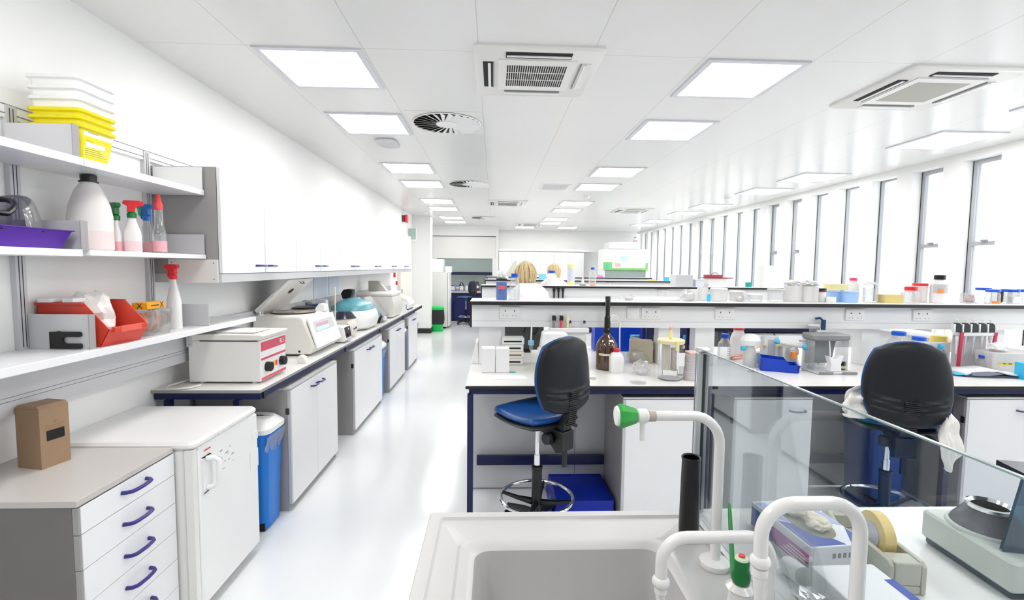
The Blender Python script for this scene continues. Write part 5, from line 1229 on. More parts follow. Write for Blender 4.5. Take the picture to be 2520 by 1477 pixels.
obj('flask', MB().lathe([(.045, 0), (.047, .006), (.040, .12), (.030, .155)], n=20), MILK, t)
obj('fitting', MB().xf(Matrix.Translation((-.075, -.02, .14)) @ Matrix.Rotation(PI / 2, 4, 'Y')).lathe([(.018, 0), (.014, .03)], n=14), mat('turquoise', (.05, .50, .72), .35), t)
t = thing('regulator', 'white plastic control box with a yellow knob beside the filter unit', 'control box', (at(1893, 870, Y=3.46).x, 3.46, TZ))
obj('housing', MB().rbox(-.055, .055, -.03, .04, 0, .225, .012), PWHITE, t)
obj('side_panel', MB().box(-.03, .025, -.034, -.030, .05, .20), LGREY, t)
obj('knob', MB().ball((.062, -.03, .155), .018).ball((-.058, -.03, .16), .014), PYEL, t)
SAL = mat('salmon_tubing', (.85, .38, .26), .45)
o = obj('rubber_tubing', MB().tube([ontop(1800, 886), ontop(1822, 884), ontop(1850, 878)], .007, 8).tube([Vector(ontop(1800, 885)) + Vector((0, 0, .01)), Vector(ontop(1830, 880)) + Vector((0, 0, .02)), Vector(ontop(1850, 874)) + Vector((0, 0, .035)), Vector(ontop(1868, 868)) + Vector((0, 0, .045)), Vector(ontop(1884, 872)) + Vector((0, 0, .03)), Vector(ontop(1900, 882)) + Vector((0, 0, .01)), Vector(ontop(1906, 888)) + Vector((0, 0, .007)), Vector(ontop(1890, 886)) + Vector((0, 0, .007))], .007, 8).tube([Vector(ontop(1876, 872)) + Vector((0, 0, .04)), Vector(ontop(1872, 868)) + Vector((0, .02, .09))], .007, 8), SAL, loc=(0, 0, .007)); tag(o, 'looping salmon pink rubber tubing on the island worktop', 'tubing')
carton('storage_box', 'small light blue plastic box in front of the pink tubing', 'box', ontop(1870, 893), .095, .075, .075, mat('powder_blue', (.38, .60, .88), .4), LGREY)
t = jar('plastic_jar', 'small clear pot with white lid beside the light blue box', 'jar', ontop(1842, 897), .033, .062, MILK, PWHITE, nr=.032, ch=.02)
o = obj('purple_pen', MB().tube([(-.03, 0, .007), (.035, .01, .007)], .008, 8), mat('lilac_pen', (.45, .36, .50), .4), loc=ontop(1852, 916)); tag(o, 'short lilac marker lying on the worktop near the screen edge', 'pen')
t = thing('storage_bin', 'royal blue open storage bin on the island worktop', 'storage bin', (at(1920, 880, Y=3.30).x, 3.30, TZ), R(-25))
g = MB(); sd = [(-.13, 0), (.10, 0), (.12, .055), (.05, .055), (.03, .085), (-.13, .095)]
for ya in (-.075, .070): g.prism(sd, ya, ya + .005, 'y')
g.box(-.13, .10, -.075, .075, 0, .004).box(-.13, -.125, -.075, .075, 0, .095).box(.098, .112, -.075, .075, .004, .055)
obj('bin_body', g, DBLUE, t, bevel=.001)
o = obj('white_carton', MB().box(-.09, .08, -.03, .04, 0, .15), PAPER, loc=(at(1932, 860, Y=3.48).x, 3.48, TZ), bevel=.003); tag(o, 'pale carton standing behind the royal blue bin', 'carton')
t = thing('filter_clamp', 'white clamp arm with blue and orange knobs over the blue bin', 'clamp', (at(1948, 880, Y=3.36).x, 3.36, TZ))
obj('arm', MB().tube([(-.10, 0, .195), (.0, -.01, .175), (.09, -.02, .165)], .016, 10), OFFW, t)
obj('blue_knob', MB().ball((-.115, 0, .20), .022), mat('knob_blue', (.12, .50, .78), .35), t); obj('blue_knob', MB().ball((.075, -.04, .165), .024), mat('knob_blue', (.12, .50, .78), .35), t)
obj('post', MB().tube([(-.06, 0, 0), (-.06, 0, .18)], .009, 8).tube([(.04, .01, 0), (.04, .01, .165)], .009, 8), OFFW, t)
obj('orange_cap', MB().cyl((-.01, -.04, .085), .022, .045), ORANGE, t)
t = thing('flask', 'clear flask with round white cap in front of the blue bin', 'flask', ontop(1953, 905))
obj('body', MB().lathe([(.040, 0), (.040, .006), (.020, .09), (.018, .105)], n=20), GLS, t)
obj('cap', MB().lathe([(.026, .098), (.028, .105), (.028, .135), (.018, .146)], n=20), PWHITE, t)
t = jar('media_bottle', 'tall clear graduated bottle with blue cap before the grey gel viewer', 'bottle', ontop(1995, 903), .052, .255, PLAS, CAPB, nr=.024, ch=.040, sh=.72)
g = MB()
for k in range(12): g.box(.010, .030, -.052, -.049, .03 + .010 * k, .033 + .010 * k)
obj('graduation', g, INK, t)
t = thing('measuring_cylinder', 'clear tall cylinder with flat white lid against the spine', 'cylinder', (at(2002, 830, Y=3.38).x, 3.385, 0)); obj('tube', MB().cyl((0, 0, TZ), .026, .31), PLAS, t); obj('lid', MB().cyl((0, 0, 1.2125), .036, .010), PWHITE, t)
t = thing('gel_viewer', 'grey hooded gel viewer with clear sides under the spine', 'gel viewer', (at(2048, 860, Y=3.22).x, 3.22, TZ))
obj('top_hood', MB().rbox(-.135, .135, .0, .14, .225, .270, .015, .01), MGREY, t)
obj('back_plate', MB().prism([(-.125, .225), (.10, .225), (.07, .05), (-.125, .05)], .10, .104, 'y'), mat('slate_plate', (.28, .30, .31), .4), t)
obj('side_panel', MB().box(.115, .119, .0, .13, .012, .225), PLAS, t); obj('side_panel', MB().box(-.13, -.126, .0, .13, .012, .225), PLAS, t)
obj('tray', MB().rbox(-.14, .145, -.06, .12, 0, .014, .008), LGREY, t)
obj('tray_edge', MB().rbox(-.13, -.03, -.068, -.06, .0, .018, .002, .001).rbox(.04, .14, -.068, -.06, .0, .018, .002, .001), MGREY, t)
obj('tube_hook', MB().tube([(-.03, -.01, .225), (-.025, -.012, .17), (-.02, -.012, .12)], .004, 6), PWHITE, t)
o = obj('tissue', MB().add([(0,0,0)],[]) if False else MB().prism([(-.04, 0), (.045, 0), (.038, .05), (.055, .115), (.0, .085), (-.05, .11), (-.03, .05)], -.02, .03, 'y'), PAPER, loc=(at(2053, 880, Y=3.20).x, 3.20, TZ + .0145), bevel=.004); tag(o, 'crumpled white tissue standing in front of the grey gel viewer', 'tissue')
carton('storage_box', 'small white box beside the tall graduated bottle', 'box', ontop(2020, 897), .045, .045, .065, PWHITE)
t = jar('plastic_jar', 'small dark pot with yellow label inside the gel viewer', 'jar', (at(2073, 885, Y=3.27).x, 3.27, TZ + .0145), .022, .075, DGREY, None, nr=.021, lm=PYEL)
o = obj('slide_pack', MB().box(-.04, .045, -.018, .02, 0, .006), PWHITE, loc=ontop(2022, 917), rz=-.2); tag(o, 'small white slide lying before the grey gel viewer', 'slide')
o = obj('spatula', MB().tube([(-.06, .03, .004), (.0, 0, .004), (.012, -.008, .004)], [.002, .003, .006], 6), STEEL, loc=ontop(1984, 914)); tag(o, 'thin metal spatula near the white-capped flask', 'spatula')
t = thing('cable_hanger', 'dark blue plug lead hanging from the spine over the gel viewer', 'cable', (at(2022, 790, Y=3.42).x, 3.42, 0)); obj('lead', MB().tube([(-.05, .0, 1.262), (-.02, -.012, 1.268), (.0, -.014, 1.25), (.005, -.014, 1.185)], .008, 8).box(-.006, .018, -.022, -.004, 1.18, 1.255), mat('dark_teal_lead', (.0, .04, .16), .35), t)
jar('media_bottle', 'large clear bottle with blue cap behind the dark chair back', 'bottle', (at(2216, 890, Y=3.27).x, 3.30, TZ), .075, .285, PLAS, CAPB, nr=.036, ch=.026, sh=.78)
jar('media_bottle', 'clear bottle with blue cap peeping over the dark chair back', 'bottle', (at(2258, 890, Y=3.18).x, 3.18, TZ), .070, .265, PLAS, CAPB, nr=.034, ch=.024, sh=.78)
t = thing('amber_flask', 'conical flask of yellow liquid behind the spine', 'flask', (at(2312, 830, Y=3.75).x, 3.75, TZ)); obj('body', MB().lathe([(.09, .0), (.09, .01), (.05, .20), (.028, .26)], n=22), GLS, t); obj('liquid', MB().lathe([(.075, .07), (.055, .19)], n=22), mat('yellow_liquid', (.80, .62, .10), .3), t)
t = thing('instrument_box', 'pale grey instrument with two black slots behind the dark chair', 'instrument', (at(2300, 870, Y=3.40).x, 3.40, TZ)); obj('housing', MB().box(-.10, .11, -.01, .035, 0, .19), LGREY, t, bevel=.004); obj('slot', MB().box(-.06, -.02, -.012, -.01, .145, .152).box(.02, .065, -.012, -.01, .125, .132), SLAB, t); obj('blue_fitting', MB().ball((.03, -.015, .16), .022), mat('fit_blue', (.05, .45, .75), .35), t)
# right-hand pipette rack
ry = 3.36
t = thing('pipette_stand', 'white pipette stand with two red uprights under the first spine', 'pipette stand', (at(2395, 805, Y=ry).x, ry, 0))
obj('top_bar', MB().rbox(-.13, .16, -.04, .03, 1.150, 1.178, .008, .005), PWHITE, t)
for k, (xx, a_) in enumerate(((-.135, .0), (.125, .02))): obj('upright', MB().prism([(xx, 1.178), (xx + .022, 1.178), (xx + .010 - a_, .905), (xx - .012 - a_, .905)], -.045, -.035, 'y'), mat('crimson_upright', (.55, .03, .09), .4), t, label='red upright')
obj('base', MB().rbox(-.17, .17, -.04, .08, TZ, .906, .01), PWHITE, t); obj('back_sheet', MB().box(-.13, .13, .02, .024, .906, 1.15), LGREY, t)
for k in range(5):
    px = 2358 + 20.5 * k
    t = thing('pipette', 'black pipette with chrome plunger, %s along the red stand' % ORD[k], 'pipette', (at(px, 790, Y=ry - .03).x, ry - .03, 1.1785), 0, 'pipettes in the red stand')
    obj('grip', MB().prism([(-.024, 0), (.022, 0), (.024, .02), (.020, .052), (.004, .068), (-.024, .068)], -.012, .012, 'y'), mat('pipette_black', (.008, .016, .018), .3), t, bevel=.003)
    obj('side_rest', MB().prism([(-.034, 0), (-.026, 0), (-.026, .062), (-.040, .060)], -.012, .012, 'y'), PWHITE, t)
    obj('plunger', MB().cyl((-.005, 0, .066), .004, .022).cyl((-.005, 0, .086), .009, .005), PWHITE, t)
    obj('barrel', MB().lathe([(.003, -.16), (.006, -.07), (.010, -.05), (.010, -.029)], n=10), mat('tip_clear', (.62, .63, .66), .25) if k else PWHITE, t)
t = thing('tip_box', 'white tub with yellow tape label by the pipette stand', 'tub', (at(2470, 888, Y=3.25).x - .03, 3.25, TZ), R(-8)); obj('tub', MB().rring([(-.10, .10, -.07, .07, 0, .02), (-.12, .12, -.09, .09, .15, .025)], 4, True, True), MILK, t); obj('tape', MB().box(-.075, .045, -.088, -.083, .055, .078), mat('signal_yellow', (.90, .68, .03), .5), t, rot=(R(-7), 0, 0)); obj('writing', MB().box(-.045, -.025, -.0895, -.088, .062, .070).box(-.01, .012, -.0895, -.088, .062, .070), INK, t, rot=(R(-7), 0, 0))
crumple('paper_towel', (at(2478, 850, Y=3.25).x - .06, 3.25, TZ + .151), (.06, .05, .035), PWHITE, 41, 'crumpled white paper towel on the tub with yellow tape', 'paper towel')
t = thing('bottle_with_collar', 'small clear bottle with blue collar behind the red upright', 'bottle', (at(2420, 860, Y=3.27).x, 3.27, TZ)); obj('body', MB().lathe([(.032, 0), (.034, .005), (.034, .08), (.015, .10)], n=16), PLAS, t); obj('collar', MB().cyl((0, 0, .10), .024, .018), CAPB, t)
t = thing('open_binder', 'open ring binder of papers lying on the island worktop', 'binder', ontop(2410, 925), R(-8))
obj('cover', MB().box(-.13, .22, -.06, .12, 0, .012), mat('binder_navy', (.05, .06, .12), .4), t, bevel=.002)
g = MB(); vs = []; fs = []
for i in range(21):
    u = i / 20; x = -.13 + .36 * u; z = .014 + .030 * math.sin(u * PI) * (1 - u * .3) + .004 * math.sin(u * 14)
    for y in (-.055, .12): vs.append((x, y, z))
for i in range(20): fs.append((2*i, 2*i+2, 2*i+3, 2*i+1))
g.add(vs, fs); obj('pages', g, PAPER, t, solid=.012)
obj('cover_edge', MB().prism([(-.10, .013), (.0, .013), (.09, .030), (.0, .044), (-.10, .034)], -.075, -.062, 'y'), mat('slate_cover', (.22, .24, .32), .4), t)
o = obj('blue_folder', MB().rbox(-.14, .06, -.05, .05, 0, .012, .01), mat('sky_folder', (.10, .50, .78), .45), loc=(at(2395, 895, Y=3.14).x, 3.14, TZ + .008), rz=-.15); tag(o, 'sky blue folder lying behind the open binder', 'folder')
o = carton('storage_box', 'bright cyan box cut by the photo edge on the island worktop', 'box', (at(2530, 915, Y=3.03).x, 3.03, TZ), .09, .1, .11, CYAN)
# crates under the bench
t = thing('storage_crate', 'royal blue crate tilted on the floor under the island beside the chair', 'crate', (.62, 3.122, 0), R(0))
g = MB()
UB = mat('deep_blue_crate', (.0, .02, .42), .35)
g.box(-.20, .17, -.16, .24, .10, .106)
g.prism([(-.23, .0), (-.20, .115), (-.195, .115), (-.21, 0)], -.16, .24, 'y').box(-.21, .17, -.165, -.158, .0, .115).box(.165, .172, -.16, .24, .0, .115).box(-.21, .17, .235, .24, 0, .115)
obj('crate_body', g, UB, t, bevel=.002)
obj('side_face', MB().prism([(-.16, .0), (.0, .0), (-.06, .11), (-.16, .14)], -.205, -.198, 'x'), mat('mid_blue', (.0, .12, .50), .4), t, loc=(-.035, 0, 0))
t = thing('waste_bin', 'tall dark blue bin under the island behind the second chair', 'bin', (2.62, 3.09, 0)); obj('bin_body', MB().rring([(-.11, .11, -.11, .11, 0, .02), (-.14, .14, -.14, .14, .60, .03)], 4, True, True), mat('dark_blue_bin', (.0, .035, .22), .4), t)
# ================================================================ NEAR ISLAND: sink, taps, screen, things behind the screen
t = thing('sink', 'large pale rectangular laboratory sink with raised rim', 'sink', (0, 0, 0))
g = MB().rring([(-.179, .585, .35, 1.355, .862, .006), (-.179, .585, .35, 1.355, .898, .006), (-.177, .583, .352, 1.353, .90, .006), (-.147, .572, .38, 1.328, .90, .008), (-.141, .568, .385, 1.322, .893, .008),
    (-.088, .480, .54, 1.222, .893, .03), (-.080, .470, .55, 1.214, .9, .03), (-.055, .445, .57, 1.19, .9, .035), (-.043, .432, .58, 1.178, .890, .04), (-.033, .422, .59, 1.166, .66, .05), (-.012, .40, .61, 1.14, .625, .05), (.17, .23, .86, .92, .615, .025)], 5, False, True)
obj('basin', g, CERAM, t)
obj('drain', MB().lathe([(.028, .6165), (.030, .620), (.022, .621)], c=(.20, .89, 0), n=20), STEEL, t)
g = MB().use(WHITE).box(-.16, .54, .40, .418, .0, .86).box(-.16, .54, 1.30, 1.318, .0, .86).box(-.16, -.142, .418, 1.30, 0, .86).box(.522, .54, .418, 1.30, 0, .86)
tag(obj('sink_cupboard', g, None), 'white cupboard carrying the near sink', 'cupboard')
g = MB().use(TOP).box(.588, 3.6, -.05, 1.362, .896, .90).use(EDGE).box(.588, 3.6, -.05, 1.363, .879, .8955)
tag(obj('worktop', g, None, bevel=.001), 'near cream worktop behind the glass screen carrying the glove box', 'worktop')
for k, (xa, xb) in enumerate(((.60, 1.6), (1.62, 2.6), (2.62, 3.58))):
    base_unit('white base cabinet under the near worktop, %s from the sink' % ORD[k], (xb, 1.33, 0), xb - xa, R(90), .7, .81, 2, GHAND, 'near island cabinets')
t = thing('steel_bench', 'navy steel frame under the near worktop', 'bench frame', (0, 0, 0)); obj('rail', MB().box(.60, 3.58, 1.30, 1.328, .843, .878).box(.60, 3.58, 0, .03, .83, .878), NAVY, t)
for xx in (.58, 3.56):
    obj('leg', MB().box(xx, xx + .02, .0, .03, 0, .83), NAVY, t)
# glass screen
t = thing('bench_screen', 'clear glass bench screen held by a steel post beside the sink', 'glass screen', (0, 0, 0))
obj('pane', MB().box(.608, .614, .42, 1.335, .903, 1.383), SCREEN, t, label='clear bluish glass pane')
obj('post', MB().use(STEEL).rbox(.592, .626, 1.335, 1.358, .9005, 1.378, .004, .003).use(CHROME).box(.5905, .592, 1.338, 1.342, .91, 1.37).use(DGREY).box(.607, .615, 1.3335, 1.335, .91, 1.375), None, t, label='polished steel post')
obj('post_cap', MB().rbox(.590, .628, 1.332, 1.360, 1.378, 1.392, .008, .006), CHROME, t)
obj('edge_strip', MB().box(.608, .614, .42, 1.335, 1.383, 1.3855), mat('glass_edge_green', (.26, .33, .33), .2), t, label='pale green glass edge')
obj('foot_rail', MB().box(.603, .619, .42, 1.335, .9003, .904), LGREY, t)
# taps
PIPE = mat('white_coated_pipe', (.84, .825, .815), .22, coat=.3, var=.005)
def arc(c, r, a0, a1, u, v, n=8):
    c = Vector(c); u = Vector(u); v = Vector(v)
    return [c + (u * math.cos(R(a0 + (a1 - a0) * k / n)) + v * math.sin(R(a0 + (a1 - a0) * k / n))) * r for k in range(n + 1)]
# tap A : single bend with green knob
bx, by = .548, 1.10
t = thing('gas_tap', 'white bent pipe tap with a green faceted knob pointing along the sink', 'tap', (bx, by, .893))
H = .376
obj('flange', MB().lathe([(.034, 0), (.036, .004), (.036, .014), (.030, .018), (.014, .020)], n=24), PIPE, t)
obj('pipe', MB().tube([(0, 0, .012), (0, 0, H - .07)] + arc((-.07, 0, H - .07), .07, 0, 90, (1, 0, 0), (0, 0, 1))[1:] + [(-.178, 0, H)], .0120, 16), PIPE, t)
obj('collar', MB().xf(Matrix.Translation((-.160, 0, H)) @ Matrix.Rotation(-PI / 2, 4, 'Y')).cyl((0, 0, 0), .0135, .016), mat('beige_collar', (.48, .42, .38), .4), t)
obj('valve_body', MB().xf(Matrix.Translation((-.176, 0, H)) @ Matrix.Rotation(-PI / 2, 4, 'Y')).lathe([(.012, 0), (.017, .006), (.017, .026), (.012, .030)], n=18).xf().tube([(-.190, 0, H - .012), (-.190, 0, H - .060)], [.0065, .0055], 12), PIPE, t)
kn = MB().xf(Matrix.Translation((-.204, 0, H)) @ Matrix.Rotation(-PI / 2, 4, 'Y')).use(mat('tap_green', (.03, .36, .05), .3)).lathe([(.016, 0), (.018, .003), (.030, .040), (.029, .046)], n=7)
obj('knob', kn, None, t, bevel=.003, label='green faceted knob')
obj('knob_disc', MB().xf(Matrix.Translation((-.250, 0, H)) @ Matrix.Rotation(-PI / 2, 4, 'Y')).lathe([(.024, 0), (.022, .005), (.010, .008)], n=20), PWHITE, t)
def swan(base, x_out, ztop, lab, r=.012, ball=True):
    """swan neck running from the base towards -x and turning down"""
    t = thing('swan_neck_tap', lab, 'tap', base, 0, 'white swan neck taps')
    h = ztop - base[2]; q = .05; dx = x_out - base[0]
    pts = [(0, 0, .0), (0, 0, h - q)] + arc((-q, 0, h - q), q, 0, 90, (1, 0, 0), (0, 0, 1))[1:] + arc((dx + q, 0, h - q), q, 90, 180, (1, 0, 0), (0, 0, 1)) + [(dx, 0, h - q - .035)]
    obj('pipe', MB().tube(pts, r, 16), PIPE, t)
    obj('flange', MB().lathe([(.026, 0), (.026, .012), (.014, .016)], n=24), PIPE, t)
    z = h - q - .035
    obj('joint', MB().ball((dx, 0, z - .006), r * 1.5, .8), PIPE, t)
    obj('nozzle', MB().lathe([(.005, z - .075), (.0065, z - .068), (.0105, z - .030), (.0125, z - .028), (.0125, z - .016)], c=(dx, 0, 0), n=16), PIPE, t)
    return t
swan((.562, .90, .893), .340, 1.085, 'low white swan neck tap reaching over the sink basin')
t = swan((.572, .69, .893), .415, 1.262, 'tall white swan neck tap closest to the camera', r=.0105)
# black tube
g = MB().lathe([(.022, 0), (.0255, .004), (.0262, .03), (.0235, .218), (.0255, .226), (.0240, .229), (.0205, .226), (.0205, .02)], n=28, cap1=True)
o = obj('black_tube_holder', g, BLACK, loc=(.530, 1.215, .893)); tag(o, 'open black upright tube standing on the sink deck by the screen', 'tube')
# green valve and stick
t = thing('valve_tap', 'dark green upright tap handle with white top and red dot', 'tap', (at(1822, 1450, Y=.97).x, .97, .893))
gz = .045
obj('base', MB().lathe([(.026, 0), (.024, .03), (.030, .036), (.018, .046)], n=20), PIPE, t)
obj('knob', MB().lathe([(.0165, .048), (.019, .053), (.0195, .067), (.0155, .080), (.0165, .093), (.0145, .100)], n=16), GREEN, t, label='dark green knob')
obj('indicator', MB().lathe([(.0145, .100), (.013, .104), (.006, .106)], n=16).cyl((0, 0, .105), .006, .003), mat('lime_disc', (.75, .85, .60), .4), t)
obj('red_dot', MB().cyl((0, 0, .1065), .007, .003), CAPR, t)
b0 = Vector((.545, 1.0, .893)); b1 = Vector(at(1795, 1240, Y=1.10))
o = obj('green_stick', MB().tube([b0 + Vector((0, 0, .002)), b0.lerp(b1, .45), b0.lerp(b1, .9), b1], [.0048, .0055, .0045, .003], 8), mat('leafy_green', (.03, .30, .07), .4)); tag(o, 'thin green plastic stick leaning behind the green tap handle', 'stick')
# glove box
t = thing('glove_box', 'blue, white and purple glove box with cream gloves showing on top', 'glove box', (.818, 1.165, .9005), R(5))
a, b_, h = .078, .112, .068
g = MB().use(mat('box_white', (.80, .81, .86), .6)).box(-a, a, -b_, b_, 0, h)
obj('carton', g, None, t, bevel=.002)
BV = mat('violet_blue_print', (.05, .09, .42), .6); BV2 = mat('pale_violet_print', (.38, .42, .78), .6); MG = mat('magenta_print', (.35, .05, .32), .6)
g = MB().use(MG).box(-a - .0006, -a, -b_ + .004, b_ - .09, .006, h - .020).use(BV).box(-a - .0006, -a, b_ - .09, b_ - .004, .004, h - .012)
g.use(PAPER)
for k in range(4): g.box(-a - .0010, -a - .0006, -b_ + .015, -b_ + .10 - .01 * k, .012 + .008 * k, .0145 + .008 * k)
g.use(BV).prism([(-a + .004, -b_ + .004), (a - .06, -b_ + .004), (-a + .05, -.02), (-a + .004, .01)], h, h + .0006).prism([(a - .045, -b_ + .004), (a - .004, -b_ + .004), (a - .004, -.04)], h, h + .0006).use(BV2).prism([(-a + .004, .02), (-a + .03, .0), (-a + .03, b_ - .01), (-a + .004, b_ - .01)], h, h + .0006).prism([(a - .02, -.02), (a - .004, -.03), (a - .004, b_ - .01), (a - .02, b_ - .01)], h, h + .0006)
g.use(GINK)
for k in range(6): g.box(-.02 + k * .014, -.012 + k * .014, -b_ - .0006, -b_, h - .030, h - .018)
obj('print', g, None, t, label='blue, violet and magenta print')
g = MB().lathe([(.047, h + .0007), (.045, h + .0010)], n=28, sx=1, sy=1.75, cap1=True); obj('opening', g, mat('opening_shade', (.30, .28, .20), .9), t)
GL = mat('cream_latex', (.78, .72, .56), .5, var=.06)
for k, (x, y, s, l) in enumerate(((.0, -.035, .9, 'cream latex glove pushed up at the near end of the glove box'), (-.004, .03, 1.0, 'cream latex glove pushed up at the far end of the glove box'))):
    wp = Matrix.Rotation(R(5), 4, 'Z') @ Vector((x, y, 0))
    crumple('latex_glove', (.818 + wp.x, 1.165 + wp.y, .9005 + h + .001), (.030 * s, .034 * s, .016), GL, 61 + k, l, 'glove', group='gloves in the glove box', amp=.45)
t = thing('carton', 'white carton with a blue side stripe lying before the glove box', 'carton', (.780, .830, .9005), R(1)); obj('carton_body', MB().box(-.072, .072, -.155, .155, 0, .068), mat('bright_carton', (.84, .84, .85), .6), t, bevel=.004); obj('stripe', MB().box(.072, .0727, -.15, .14, .012, .045).box(.052, .0722, -.15, .10, .0682, .0688), BV, t, label='blue stripe')
o = obj('paper_roll', MB().xf(Matrix.Rotation(R(80), 4, 'X')).lathe([(.022, -.03), (.022, .03)], n=20), PWHITE, loc=(.705, 1.03, .9005 + .023)); tag(o, 'short white paper roll between the glove box and the carton', 'paper roll')
o = crumple('foil_ball', (.672, .90, .9005), (.028, .055, .02), mat('shiny_foil', (.75, .75, .76), .15, metal=1.0), 77, 'crumpled shiny foil lying at the foot of the glass screen', 'foil', amp=.6)
# tape dispenser
t = thing('tape_dispenser', 'beige tape dispenser holding a roll of yellow tape', 'tape dispenser', (.945, 1.115, .9005), R(-8))
BE = mat('dispenser_beige', (.50, .49, .41), .35, var=.01)
side = [(-.135, 0), (.135, 0), (.135, .060), (.11, .062), (.085, .030), (.055, .030), (.0, .030), (-.055, .030), (-.090, .055), (-.135, .072)]
sd2 = [(-.140, 0), (.135, 0), (.137, .050), (.120, .068), (.100, .058), (.06, .040), (-.02, .060), (-.05, .072), (-.130, .074), (-.140, .064)]
g = MB()
for x in (-.040, .028): g.prism(sd2, x, x + .012, 'x')
g.box(-.028, .028, -.140, .135, 0, .020).box(-.028, .028, -.140, -.095, .02, .072).box(-.028, .028, .10, .136, .02, .056)
obj('housing', g, BE, t, bevel=.004)
ax = Matrix.Translation((0, -.030, .078)) @ Matrix.Rotation(PI / 2, 4, 'Y')
g = MB().xf(ax).lathe([(.030, -.012), (.053, -.012), (.053, .012), (.030, .012), (.030, -.012)], n=36, cap0=False, cap1=False); r_ = obj('tape', g, mat('tape_yellow', (.80, .60, .22), .3), t, label='roll of yellow tape')
obj('core', MB().xf(ax).lathe([(.030, -.014), (.030, .014), (.012, .015)], n=24), LGREY, t)
obj('cutter', MB().box(-.02, .02, .125, .136, .062, .070), STEEL, t)
# stirrer
t = thing('magnetic_stirrer', 'grey-green bench instrument with dark conical top', 'instrument', (1.275, 1.055, .9005), R(-3))
GG = mat('grey_green_enamel', (.52, .56, .52), .3, var=.01)
obj('housing', MB().rbox(-.135, .20, -.115, .125, .016, .088, .012, .006), GG, t)
obj('base', MB().rbox(-.128, .19, -.108, .118, 0, .016, .01), mat('slate_base', (.02, .05, .07), .4), t)
obj('mark', MB().box(-.10, -.092, -.1165, -.115, .045, .05).box(-.11, -.106, -.1165, -.115, .062, .074).box(-.098, -.094, -.1165, -.115, .062, .074).box(-.086, -.082, -.1165, -.115, .062, .074), INK, t)
obj('collar', MB().lathe([(.082, .088), (.080, .094), (.070, .096)], c=(-.05, .03, 0), n=32), GG, t)
obj('cone_cup', MB().lathe([(.074, .094), (.070, .102), (.044, .140), (.040, .142)], c=(-.05, .03, 0), n=32), mat('graphite', (.085, .085, .10), .35), t, label='dark conical cup')
obj('cup_rim', MB().lathe([(.044, .138), (.046, .148), (.041, .150), (.036, .142)], c=(-.05, .03, 0), n=28), CHROME, t)
t2 = thing('splash_shield', 'dark blue translucent shield standing on the grey-green instrument at the photo edge', 'shield', (1.19, .99, .9005 + .0885), R(-14))
obj('pane', MB().prism([(-.035, -.02), (.14, -.02), (.14, .15), (-.005, .15)], -.008, .0, 'y').prism([(.13, -.02), (.14, -.02), (.14, .15), (.13, .15)], -.0, .08, 'y'), BACRYL, t2, loc=(0, 0, .021))
obj('top_edge', MB().box(-.006, .14, -.010, .07, .1715, .185), mat('shield_black', (.004, .006, .02), .3), t2)

